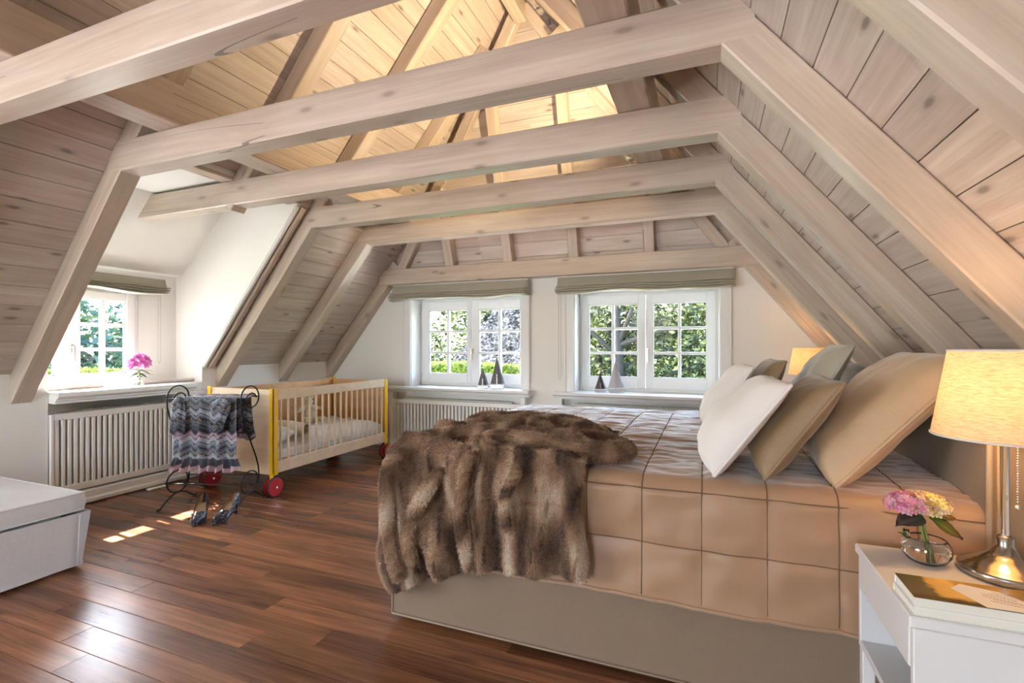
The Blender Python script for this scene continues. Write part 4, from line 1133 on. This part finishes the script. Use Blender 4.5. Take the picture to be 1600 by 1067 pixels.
def over(u, v):
    x = -.015+(2*u-1)*.224; q = math.pi*v; return (x, -.111-.008*math.cos(q)*1.0+.02*v, .782+.009*math.sin(q)+.003*math.sin(x*60))
def topp(u, v):
    x = -.015+(2*u-1)*.226; y = -.117+.236*v; return (x, y, .789-.012*math.sin(math.pi*v)+.004*math.sin(x*50)*(.3+.7*math.sin(math.pi*v)))
cgrid(topp, 70, 10, lambda u, v, p: dress_col(p[0], .78+p[1]), 'yoke', dress)
def backp(u, v):
    z = .786-.33*v; x = -.035+(2*u-1)*(.205+.02*v); return (x, .119+.010*v+pleat(x+.4, z)*(.4+.6*v), z)
cgrid(backp, 70, 36, lambda u, v, p: dress_col(p[0]+.03, p[2]+.02), 'back_panel', dress)
def ruff(u, v):
    z = .357-.085*v-.012*math.sin(u*31)*v; wd = .232+.028*v; x = -.010+(2*u-1)*wd
    return (x, -.132-.016*v+(.010+.022*v)*math.sin(u*52+.7*math.sin(u*9)), z)
cgrid(ruff, 130, 12, lambda u, v, p: ((.52, .38, .43) if v > .62+.12*math.sin(u*40) else (.035+.05*(.5+.5*math.sin(u*52+1)), .037+.05*(.5+.5*math.sin(u*52+1)), .05+.06*(.5+.5*math.sin(u*52+1)))), 'ruffle', dress)
def sleeve(cx, cy, z0, z1, r0, r1, lean):
    def fn(u, v):
        q = 2*math.pi*u; z = z0+(z1-z0)*v; r = (r0+(r1-r0)*v)*(1+.10*math.sin(q*6+v*4)+.08*mnoise.noise((math.cos(q), math.sin(q), v*4)))
        r *= min(1, (v*6+.25))*min(1, ((1-v)*9+.35))
        return (cx+lean*v+r*math.cos(q), cy+r*.55*math.sin(q), z)
    return fn
cgrid(sleeve(-.205, -.135, .79, .515, .045, .06, -.0), 40, 36, lambda u, v, p: dress_col(p[0]*1.3+.02, p[2]), 'sleeve', dress)
cgrid(sleeve(.135, -.165, .785, .545, .07, .045, -.045), 40, 36, lambda u, v, p: dress_col(p[0]*1.3+.05, p[2]+.02), 'sleeve', dress)
cgrid(sleeve(.185, .02, .75, .46, .03, .05, .035), 36, 36, lambda u, v, p: dress_col(p[0]*1.2+.07, p[2]+.03), 'side_fold', dress)

m, N, L, B = newmat('glitter_leather'); M['glitter'] = m
tc = N.new('ShaderNodeTexCoord').outputs['Object']; vo = N.new('ShaderNodeTexVoronoi'); vo.inputs['Scale'].default_value = 190; L.new(tc, vo.inputs['Vector'])
sp = N.new('ShaderNodeSeparateColor'); L.new(vo.outputs['Color'], sp.inputs[0])
spk = math_n(N, L, 'MULTIPLY', math_n(N, L, 'GREATER_THAN', sp.outputs[0], .55), math_n(N, L, 'LESS_THAN', vo.outputs['Distance'], .36))
L.new(mixc(N, L, spk, (.012, .015, .03), (.75, .78, .85)), B.inputs['Base Color']); L.new(math_n(N, L, 'MULTIPLY', spk, .8), B.inputs['Metallic']); setp(B, Roughness=.28)
M['insole'] = plain('tan_insole', (.50, .35, .21), .5); M['sole'] = plain('dark_sole', (.015, .012, .012), .5)
def shoe(label, toe, heel):
    toe, heel = Vector((*toe, 0)), Vector((*heel, 0)); d = heel-toe; Ln = d.length+.012; a = math.atan2(d.y, d.x)
    t = thing('high_heel_shoe', label, 'shoe', toe, 'pair of heels on the floor', a); ORG[t] = Vector((0, 0, 0))
    def w(s): return .046*(min(1, (s*3.0))**.62)*(1-.32*ease((s-.36)/.5))*(1 if s < .93 else (1-((s-.93)/.07)**2*.55))
    def so(s): return .004+.084*ease((s-.30)/.58)
    def hg(s): return .036+.016*math.sin(min(1, s*2.2)*math.pi/2)+.014*ease((s-.6)/.4)
    def thm(s): return 1.0 if s < .42 else 1-.50*ease((s-.42)/.08)+.32*ease((s-.74)/.26)
    def side(sg, off):
        def fn(u, v):
            th = v*math.pi/2*thm(u); c = max(0, math.cos(th)); z = so(u)+hg(u)*math.sin(th)*(min(1, u*9+.25))
            return (u*Ln, sg*(w(u)*c**.7-off)*1.0 if True else 0, z-(.002 if off else 0))
        return fn
    up = MB().grid(side(1, 0), 40, 12).grid(side(-1, 0), 40, 12)
    hl = [(Ln, 0, 0)]
    def back(u, v):  # heel cup closing
        s = 1.0; ang = -math.pi/2+math.pi*u; return (Ln+.010*math.cos(ang)*math.cos(v*.6), w(1)*math.sin(ang)*max(0, math.cos(v*math.pi/2*thm(1)))**.7, so(1)+hg(1)*math.sin(v*math.pi/2*thm(1)))
    up.grid(back, 12, 8)
    up.build('upper', M['glitter'], t, True, world=False)
    MB().grid(side(1, .0022), 40, 12).grid(side(-1, .0022), 40, 12).build('lining', M['insole'], t, True, world=False)
    MB().grid(lambda u, v: (u*Ln*.995, (2*v-1)*w(u)*.96, so(u)+.003), 36, 6).build('insole', M['insole'], t, True, world=False)
    sb = MB().grid(lambda u, v: (u*Ln, (2*v-1)*w(u)*.99, so(u)-.004*(1-abs(2*v-1)**4)), 36, 6); sb.build('outsole', M['sole'], t, True, world=False)
    MB().tube([(Ln*.93, 0, so(.94)+.004), (Ln*.95, 0, .06), (Ln*.952, 0, .03), (Ln*.95, 0, 0)], [.017, .009, .0055, .0048], 12).build('heel', M['glitter'], t, True, world=False)
    return t
shoe('dark glittery high heel, left one of the pair on the floor', (-3.035, 2.145), (-3.185, 2.325))
shoe('dark glittery high heel, right one of the pair on the floor', (-2.955, 2.205), (-3.005, 2.425))
MB().cbox((-4.19, 2.56, .0), (-4.155, 2.70, .012), .003).cbox((-4.197, 2.57, .004), (-4.19, 2.69, .010), .001)
fp = MB().cbox((-4.165, 2.55, .0), (-4.120, 2.69, .014), .004).build('door_wedge', M['paint']); tag(fp, 'small white wedge on the floor in front of the left radiator cover', 'wedge')

# ------------------------------------------------------------------ sailboats on the far sills
M['dkwood'] = plain('dark_stained_sail', (.055, .042, .040), .4); M['silver'] = plain('polished_silver', (.70, .71, .73), .22, .55)
def sailboat(label, x, y, h, wd, mat, mat2, rot=0):
    t = thing('model_sailboat', label, 'model sailboat', (x, y, .7005), 'model sailboats on the far sills', rot); ORG[t] = Vector((0, 0, 0))
    hb = .13*h+.004; P = lambda nm, mb, m_, sm=False: mb.build(nm, m_, t, sm, world=False)
    hull = [(-wd*.48, hb*.55), (-wd*.40, 0), (wd*.40, 0), (wd*.50, hb*.55), (wd*.50, hb*.8), (-wd*.48, hb*.8)]
    P('hull', MB().prism(hull, 'y', -.020, .020), M['silver'])
    P('mast', MB().tube([(0, 0, hb*.6), (0, 0, h)], .0035, 8), M['silver'])
    def sail(pts, yo, th, bend):
        b = MB(); n = 10; vs = []; fs = []
        A_, B2, C2 = [Vector(p) for p in pts]
        def fn(u, v):
            p = A_*(1-v)+(B2*(1-u)+C2*u)*v; return (p.x, yo+bend*math.sin(math.pi*u)*v, p.z)
        b.grid(fn, n, n); b.grid(lambda u, v: (fn(u, v)[0], fn(u, v)[1]+th, fn(u, v)[2]), n, n, True); return b
    P('mainsail', sail([(-.002, 0, h*.98), (-wd*.46, 0, hb), (wd*.36, 0, hb)], -.010, .004, -.006), mat, True)
    P('jib', sail([(.002, 0, h*.90), (wd*.12, 0, hb*1.05), (wd*.50, 0, hb*1.05)], .012, .003, .012), mat2, True)
    P('slot', MB().cbox((-.004, -.017, hb), (.004, -.0125, hb+.30*h), .001), M['silver'])  # silver strip standing in for the highlight along the mast
    return t
sailboat('small dark sailed model boat on the left far sill', -2.235, 4.755, .235, .115, M['dkwood'], M['silver'], R(10))
sailboat('tall dark sailed model boat on the left far sill', -2.085, 4.79, .345, .155, M['dkwood'], M['silver'], R(8))
sailboat('small dark sailed model boat on the right far sill', -.985, 4.80, .20, .115, M['dkwood'], M['silver'], R(15))
sailboat('tall silver sailed model boat on the right far sill', -.835, 4.80, .335, .16, M['silver'], M['silver'], R(20))

# ------------------------------------------------------------------ glass and flowers
M['glass'] = glass_mat('clear_glass'); M['water'] = glass_mat('water', (.97, 1, .99), 0, 1.33)
M['petal'] = attr_mat('petal', .7, .35); M['leaf'] = attr_mat('leaf', .5, .25, 0, .4); M['stem'] = plain('green_stem', (.20, .24, .06), .5, var=.2, vscale=40)
def leaf_mesh(mb, base, direc, normal, Ln, wd, col, tip, curl=.15, nu_=8, nv_=4):
    base = Vector(base); d = Vector(direc).normalized(); n = Vector(normal); n = (n-d*n.dot(d)).normalized(); s = d.cross(n)
    if mb.c is None: mb.c = []
    def fn(i, j):
        u = i; v = 2*j-1; w = wd*math.sin(math.pi*min(1, u**.75))**.9*(1-.15*u)
        return base+d*(u*Ln)+s*(v*w)+n*(-curl*Ln*u*u+.18*wd*abs(v)+.02*wd*math.sin(u*40)*abs(v))
    o = len(mb.v); mb.grid(fn, nu_, nv_)
    for i in range(nu_+1):
        for j in range(nv_+1):
            u = i/nu_; v = abs(2*j/nv_-1); k = u*.8+.3*v*u
            c = tuple(a*(1-k)+b*k for a, b in zip(col, tip))
            if v < .1: c = tuple(min(1, q*1.5+.03) for q in c)
            mb.c.append(c)
# round vase with hydrangea
vx, vy, vz = .515, 1.552, .6005
VSC = .80
vase = thing('glass_vase', 'round clear glass bowl vase half full of water on the bedside table', 'vase', (vx, vy, vz)); ORG[vase] = Vector((0, 0, 0)); vase.scale = (VSC, VSC, VSC)
outer = [(.0, .0), (.035, .0), (.052, .010), (.064, .030), (.066, .045), (.062, .062), (.054, .074), (.050, .077)]
inner = [(.047, .077), (.051, .072), (.059, .060), (.0625, .045), (.0605, .031), (.049, .013), (.033, .006), (.0, .006)]
MB().lathe(outer+inner, n=48).build('bowl', M['glass'], vase, True, world=False)
ear = MB(); ear.tube([(-.052, .0, .072), (-.060, 0, .086), (-.056, 0, .098), (-.048, 0, .096), (-.046, 0, .084), (-.049, 0, .075)], .0045, 10); ear.build('glass_loop', M['glass'], vase, True, world=False)
MB().lathe([(.0, .0065), (.0325, .0065), (.0485, .0135), (.0600, .0312), (.0618, .045), (.0600, .052), (.0, .052)], n=48).build('water', M['water'], vase, True, world=False)
hyd = thing('hydrangea', 'pink and yellow cut hydrangea with dark leaves in the round vase', 'flower', (vx-.012, vy-.005, vz+.008)); ORG[hyd] = Vector((0, 0, 0)); hyd.scale = (.86, .86, .92)
rh = random.Random(9); rgt = Vector((.9285, .3714, 0)); fwd = Vector((-.3714, .9285, 0))
def hp(a, b, c): return rgt*a+fwd*b+Vector((0, 0, c))
for k, (x0, x1) in enumerate(((.020, -.004), (.030, .004))):
    MB().tube([hp(x0, .0, .003), hp(x0*.6+x1*.4, 0, .05), hp(x1, 0, .105), hp(x1-.004, 0, .135)], [.0035, .0035, .004, .004], 8).build('stem', M['stem'], hyd, True, world=False)
pet = MB(); pet.c = []
for k in range(330):
    a = rh.uniform(0, 2*math.pi); e = rh.uniform(-.35, 1.0); q = math.sqrt(max(0, 1-e*e))
    cx = rh.choice((-.050, -.018, .012, .045, .02, -.03)); 
    n_ = Vector((q*math.cos(a), q*math.sin(a), e)); c = hp(cx*1.0-.006, rh.uniform(-.012, .012), .152-.15*abs(cx+.01)*.6+(.0 if cx < .03 else -.004))+(rgt*n_.x+fwd*n_.y)*.040+Vector((0, 0, n_.z*.034))
    n_ = (rgt*n_.x+fwd*n_.y+Vector((0, 0, n_.z))).normalized()
    sd = (c-hp(0, 0, .152)).dot(rgt)
    if sd < -.032: base = rh.choice(((.62, .22, .44), (.72, .34, .52), (.70, .42, .58)))
    elif sd < .0: base = rh.choice(((.80, .58, .50), (.85, .70, .52), (.72, .50, .55)))
    else: base = rh.choice(((.86, .74, .22), (.88, .78, .34), (.86, .66, .56), (.85, .75, .5)))
    t1 = n_.orthogonal().normalized(); t2 = n_.cross(t1); ph = rh.uniform(0, 1.57); s_ = rh.uniform(.0065, .0095)
    for p_ in range(4):
        q = ph+p_*math.pi/2; dr = t1*math.cos(q)+t2*math.sin(q); sd_ = n_.cross(dr)
        o = len(pet.v); pet.add([c, c+dr*s_*.7+sd_*s_*.52+n_*.0015, c+dr*s_*1.25+n_*.0025, c+dr*s_*.7-sd_*s_*.52+n_*.0015], [(0, 1, 2, 3)])
        pet.c += [tuple(v*.75 for v in base), base, tuple(min(1, v*1.12) for v in base), base]
po = pet.build('blossom', M['petal'], hyd, False, world=False, recalc=False); po['kind'] = 'stuff'
for base_, dr, nm_, Ln, wd, c0, c1 in (((-.006, -.01, .118), (-.9, -.15, -.12), (0, -.3, 1), .090, .034, (.035, .05, .035), (.05, .028, .045)),
                                   ((.012, -.012, .118), (.75, -.3, -.42), (.3, -.6, .75), .095, .036, (.07, .16, .02), (.12, .05, .025)),
                                   ((.02, .01, .128), (.95, .2, -.16), (.1, -.4, .9), .125, .034, (.12, .15, .025), (.20, .09, .03)),
                                   ((-.02, .012, .052), (-.8, .3, .45), (0, -.3, 1), .035, .014, (.12, .24, .04), (.10, .20, .03))):
    lm = MB(); leaf_mesh(lm, hp(*base_), hp(*dr), hp(*nm_), Ln, wd, c0, c1, .12, 12, 6); lm.build('leaf', M['leaf'], hyd, True, world=False, recalc=False)
# dormer sill: bud vase with rhododendron, two glass domes
bx, by, bz = -4.235, 2.545, .8305
bv = thing('bud_vase', 'small clear glass vase on the left dormer sill', 'vase', (bx, by, bz)); ORG[bv] = Vector((0, 0, 0))
MB().lathe([(.0, 0), (.022, 0), (.027, .012), (.027, .03), (.018, .05), (.014, .065), (.017, .08), (.0155, .08), (.012, .065), (.016, .05), (.025, .03), (.025, .013), (.0, .005)], n=28).build('vessel', M['glass'], bv, True, world=False)
MB().lathe([(.0, .0055), (.0243, .0135), (.0243, .03), (.017, .045), (.0, .045)], n=24).build('water', M['water'], bv, True, world=False)
rho = thing('rhododendron', 'bright pink cut rhododendron in the small vase on the left dormer sill', 'flower', (bx, by, bz+.006)); ORG[rho] = Vector((0, 0, 0))
MB().tube([(0, 0, .002), (.003, .004, .06), (0, 0, .12)], [.003, .003, .004], 8).build('stem', M['stem'], rho, True, world=False)
rp_ = random.Random(4)
for k in range(13):
    lm = MB(); a = k*2.4; z = rp_.uniform(.085, .13); leaf_mesh(lm, (0, 0, z), (math.cos(a), math.sin(a), rp_.uniform(-.25, .25)), (0, 0, 1), rp_.uniform(.075, .12), .013, (.03, .07, .02), (.04, .09, .03), .2, 6, 4); lm.build('leaf', M['leaf'], rho, True, world=False, recalc=False)
for k in range(24):
    a = k*2.399; e = 1-1.25*(k+.5)/24; q = math.sqrt(max(0, 1-e*e)); n_ = Vector((q*math.cos(a), q*math.sin(a), e)); c = Vector((0, .0, .175))+Vector((n_.x*.07, n_.y*.075, n_.z*.075))
    fb = MB(); fb.c = []; t1 = n_.orthogonal().normalized(); t2 = n_.cross(t1); tone = rp_.uniform(.75, 1.15)
    for p_ in range(5):
        q2 = p_*2*math.pi/5+k; dr = t1*math.cos(q2)+t2*math.sin(q2); s2 = n_.cross(dr); s_ = .030
        fb.add([c-n_*.02, c+dr*s_*.55+s2*s_*.42, c+dr*s_*1.15+n_*.006, c+dr*s_*.55-s2*s_*.42], [(0, 1, 2, 3)])
        fb.c += [(.42*tone, .06, .26), (.66*tone, .20, .46), (.72*tone, .30, .55), (.66*tone, .20, .46)]
    fb.build('blossom', M['petal'], rho, False, world=False, recalc=False)
for (py, lab) in ((2.355, 'clear glass dome on the left dormer sill, further from the flower vase'), (2.455, 'clear glass dome on the left dormer sill, next to the flower vase')):
    g = MB().lathe([(.042, .0), (.046, .002), (.047, .016), (.041, .030), (.026, .041), (.010, .045), (.0, .0455), (.0, .043), (.010, .0425), (.024, .0385), (.038, .028), (.044, .015), (.043, .003), (.042, .0)], (-4.26, py, .8305), 36).build('glass_dome', M['glass'], None, True)
    tag(g, lab, 'glass ornament', 'glass domes on the dormer sill')

# ------------------------------------------------------------------ spotlight on the third collar beam, washing the ridge
ul = thing('spotlight', 'small silver spotlight sitting on top of a collar beam near the right purlin', 'spotlight', (-.475, 3.272, 2.3205)); ORG[ul] = Vector((0, 0, 0))
MB().lathe([(.0, 0), (.032, 0), (.032, .008), (.0, .008)], n=20).build('base', M['metal'], ul, True, world=False)
MB().tube([(0, 0, .006), (0, .0, .035), (-.01, 0, .055)], .006, 8).build('arm', M['metal'], ul, True, world=False)
_d = Vector((-1.0, .16, 1.0)).normalized(); hd = MB().lathe([(.0, -.045), (.020, -.042), (.024, -.02), (.030, .035), (.027, .035), (.021, -.01), (.0, -.015)], n=24)
hd.xf(Matrix.Translation((-.012, 0, .075)) @ _d.to_track_quat('Z', 'Y').to_matrix().to_4x4()).build('head', M['metal'], ul, True, world=False)
ld = bpy.data.lights.new('spot_light', 'SPOT'); ld.energy = 72; ld.color = (1, .78, .46); ld.spot_size = R(125); ld.spot_blend = .7; ld.shadow_soft_size = .03
lo = bpy.data.objects.new('spot_light', ld); COL.objects.link(lo); lo.parent = ul; lo.location = Vector((-.012, 0, .075))+_d*.04; lo.rotation_euler = _d.to_track_quat('-Z', 'Y').to_euler()
# ------------------------------------------------------------------ outdoors
M['lawn'] = plain('lawn', (.10, .18, .035), .9, var=.25, vscale=.8)
lw = MB().box((-90, -60, -3.0), (60, 90, -2.8)).build('lawn', M['lawn']); tag(lw, 'green lawn of the garden far below the windows', 'lawn', kind='stuff')
M['gravel'] = plain('pale_bounce_gravel', (.72, .70, .66), .95, var=.12, vscale=30)
tr_ = MB().box((-11, -40, -2.8), (6, 9.4, -2.76)).build('bounce_yard', M['gravel']); tag(tr_, 'unseen pale gravel yard added below the windows to bounce light in', 'yard', kind='stuff')  # unseen pale ground, added as a reflector to brighten the ceiling
M['foliage'] = attr_mat('foliage', .6, .2, 0, .3); M['bark'] = plain('bark', (.008, .0065, .005), .9, var=.3, vscale=9)
def foliage(name, parent, blobs, n, size, cols, seed, clump=.22):
    r = np.random.default_rng(seed); vol = np.array([b[3]*b[4]*b[5] for b in blobs])**.67; pick = r.choice(len(blobs), n, p=vol/vol.sum())
    Bc = np.array([b[:3] for b in blobs])[pick]; Br = np.array([b[3:6] for b in blobs])[pick]
    d = r.normal(0, 1, (n, 3)); d /= np.linalg.norm(d, axis=1)[:, None]; rad = (1-.45*r.random(n)**2)[:, None]
    # clumps
    nc = max(30, n//40); cd = r.normal(0, 1, (nc, 3)); cd /= np.linalg.norm(cd, axis=1)[:, None]
    ci = r.integers(0, nc, n); d = d*.35+cd[ci]*1.0+r.normal(0, clump, (n, 3)); d /= np.linalg.norm(d, axis=1)[:, None]
    P = Bc+d*Br*rad
    a = r.normal(0, 1, (n, 3)); a[:, 2] *= .6; a /= np.linalg.norm(a, axis=1)[:, None]; b = np.cross(a, r.normal(0, 1, (n, 3))); b /= np.linalg.norm(b, axis=1)[:, None]
    s = (size*(.6+.8*r.random(n)))[:, None]
    V = np.empty((n*4, 3)); V[0::4] = P-a*s; V[1::4] = P+b*s*.5; V[2::4] = P+a*s; V[3::4] = P-b*s*.5
    c = .5*np.array(cols)[r.integers(0, len(cols), n)]*(.75+.5*r.random(n))[:, None]
    C = np.repeat(c, 4, axis=0)
    return fast_mesh(name, V, np.arange(n*4).reshape(-1, 4), M['foliage'], parent, C)
def tree(label, x, y, blobs, n, size, cols, seed, trunk_r=.16, branches=(), name='tree', group=None):
    t = thing(name, label, 'tree', (x, y, -2.8), group); ORG[t] = Vector((0, 0, 0))
    zt = max(b[2] for b in blobs); MB().tube([(0, 0, .0), (.05, 0, zt*.5), (-.05, .05, zt*.85), (0, 0, zt)], [trunk_r*1.25, trunk_r, trunk_r*.6, trunk_r*.2], 10).build('trunk', M['bark'], t, True, world=False)
    rr = random.Random(seed)
    for k in range(9):
        b = rr.choice(blobs); z0 = rr.uniform(.45, .85)*zt; tgt = (b[0]+rr.uniform(-.6, .6)*b[3], b[1]-rr.uniform(.1, .8)*b[4], b[2]+rr.uniform(-.2, .7)*b[5])
        mid = (tgt[0]*.5, tgt[1]*.5, (z0+tgt[2])/2+.15)
        MB().tube([(0, 0, z0), mid, tgt], [trunk_r*.42, trunk_r*.25, .012], 7).build('branch', M['bark'], t, True, world=False)
    foliage('crown', t, blobs, n, size, cols, seed)
    return t
G1 = [(.17, .20, .05), (.06, .085, .025), (.27, .29, .10), (.025, .04, .012), (.02, .03, .01)]
G2 = [(.06, .10, .03), (.03, .06, .02), (.09, .14, .04), (.04, .08, .04)]
G3 = [(.19, .27, .03), (.26, .33, .05), (.13, .20, .025)]
tree('broad bright green tree filling the view of the right far window', -1.85, 11.0, [(0.45, 1.65, 3.20, 2.20, 1.80, 1.70), (-0.95, 1.45, 4.60, 1.70, 1.50, 1.50), (1.75, 1.55, 4.60, 1.90, 1.50, 1.60), (0.45, 1.05, 5.40, 1.80, 1.50, 1.30), (1.25, 0.95, 3.60, 1.60, 1.30, 1.20), (-0.65, 0.95, 3.50, 1.30, 1.20, 1.10)], 24000, .065, G1, 3, .15)
tree('darker green tree behind the bright one beyond the right far window', 1.2, 17.5, [(0, 0, 3.4, 3.4, 2.2, 2.6), (2.0, 0, 5.2, 2.4, 2, 2)], 9000, .14, G2, 5, .2)
tree('light green tree standing behind the thatched house', -13.2, 27, [(0, 0, 5.0, 2.6, 2.2, 2.6), (1.8, 0, 4.0, 2.0, 1.8, 2.0)], 6000, .16, G1, 8, .2)
tree('slender airy tree left of the thatched house', -12.6, 19.5, [(0, 0, 4.2, 1.3, 1.2, 1.2), (.6, 0, 3.2, 1.1, 1.1, .9)], 1500, .11, G1, 9, .09)
tree('blue green tree seen through the left dormer window', -19.0, 10.2, [(0, 0, 4.0, 2.8, 2.8, 3.0), (1, -2.4, 3.4, 2.2, 2.2, 2.4), (-.5, 2.2, 3.0, 2.0, 2.0, 2.0)], 8000, .15, [(.07, .14, .08), (.05, .11, .08), (.11, .18, .09), (.03, .07, .06)], 12, .2)
tree('tall pale tree at the back of the garden past the left dormer window', -26, 17.5, [(0, 0, 4.6, 2.6, 2.6, 2.4), (0, 3, 3.6, 2.4, 2.4, 2.0)], 5000, .2, G1, 13, .2)
# clipped hedges: foliage over a solid core
def hedge(label, p0, p1, h, w, cols, n, size, seed):
    p0, p1 = Vector((*p0, -2.8)), Vector((*p1, -2.8)); d = (p1-p0); Ln = d.length
    t = thing('hedge', label, 'hedge', p0, None, math.atan2(d.y, d.x)); ORG[t] = Vector((0, 0, 0))
    core = MB().cbox((0, -w*.45, 0), (Ln, w*.45, h-.05), .12).build('hedge_core', M['hcore'], t, world=False)
    r = np.random.default_rng(seed); q = r.random(n); P = np.empty((n, 3)); P[:, 0] = r.random(n)*Ln
    top = q < .45; P[:, 1] = np.where(top, (r.random(n)-.5)*w, -w*.47-.03*r.random(n)); P[:, 2] = np.where(top, h-.06+.07*r.random(n)+.05*np.sin(P[:, 0]*1.3), h*(1-.55*r.random(n)**1.3))
    a = r.normal(0, 1, (n, 3)); a /= np.linalg.norm(a, axis=1)[:, None]; b = np.cross(a, r.normal(0, 1, (n, 3))); b /= np.linalg.norm(b, axis=1)[:, None]
    s = (size*(.6+.8*r.random(n)))[:, None]; V = np.empty((n*4, 3)); V[0::4] = P-a*s; V[1::4] = P+b*s*.55; V[2::4] = P+a*s; V[3::4] = P-b*s*.55
    c = .5*np.array(cols)[r.integers(0, len(cols), n)]*(.8+.4*r.random(n))[:, None]
    o = fast_mesh('hedge_leaves', V, np.arange(n*4).reshape(-1, 4), M['foliage'], t, np.repeat(c, 4, axis=0), world=False); o['kind'] = 'stuff'
    return t
M['hcore'] = plain('hedge_core', (.05, .08, .02), .95)
hedge('bright yellow green clipped hedge in front of the thatched house', (-8.2, 12.6), (-4.7, 13.1), 3.42, 1.0, G3, 9000, .06, 21)
hedge('dark green hedge below the tree beyond the right far window', (-2.6, 10.0), (1.6, 10.0), 3.05, .9, G2, 7000, .06, 22)
hedge('light green hedge in the garden past the left dormer window', (-13.4, 5.2), (-12.0, 9.6), 3.36, 1.2, G3, 6000, .08, 23)
# thatched neighbour house
M['thatch'] = None
m, N, L, B = newmat('grey_thatch'); M['thatch'] = m; setp(B, Roughness=1.0, Specular_IOR_Level=0.0)
tc = N.new('ShaderNodeTexCoord').outputs['Object']
n1 = noise_n(N, L, mapping(N, L, tc, (9, 9, 9)), 1, 5, .75, .4); n2 = noise_n(N, L, tc, 1.2, 3)
L.new(ramp(N, L, math_n(N, L, 'ADD', math_n(N, L, 'MULTIPLY', n1, .8), math_n(N, L, 'MULTIPLY', n2, .2)), [(.42, (.006, .006, .006)), (.5, (.032, .032, .033)), (.60, (.10, .098, .097))]), B.inputs['Base Color']); bump(N, L, B, n1, .9, .15)
hs = thing('thatched_house', 'neighbouring house with a steep grey thatched roof beyond the left far window', 'house', (-6.0, 19.5, -2.8)); ORG[hs] = Vector((0, 0, 0))
hxw, hyw, ev, rdz = 3.4, 3.2, 2.7, 7.6
MB().cbox((-hxw+.35, -hyw+.35, 0), (hxw-.35, hyw-.35, ev+.2), .02).build('wall', M['plaster'], hs, world=False)
def thatch_pt(u, v, side):
    e = .12*mnoise.noise((u*9, v*9, side*3.)); 
    if side in (0, 2):
        sg = -1 if side == 0 else 1; z = ev+(rdz-ev)*v; half = hxw+.1-(2.6)*v; return ((2*u-1)*half, sg*(hyw+.1)*(1-v)+sg*e*.5, z+e*.3)
    sg = -1 if side == 1 else 1; z = ev+(rdz-ev)*v; half = (hyw+.1)*(1-v); return (sg*(hxw+.1-2.6*v)+sg*e*.3, (2*u-1)*half, z+e*.3)
rfm = MB()
for s_ in range(4): rfm.grid(lambda u, v, s_=s_: thatch_pt(u, v, s_), 40, 40)
rfm.build('thatched_roof', M['thatch'], hs, True, world=False)
MB().tube([(-.9, 0, rdz), (0, 0, rdz+.08), (.9, 0, rdz)], .22, 10).build('ridge', M['thatch'], hs, True, world=False)
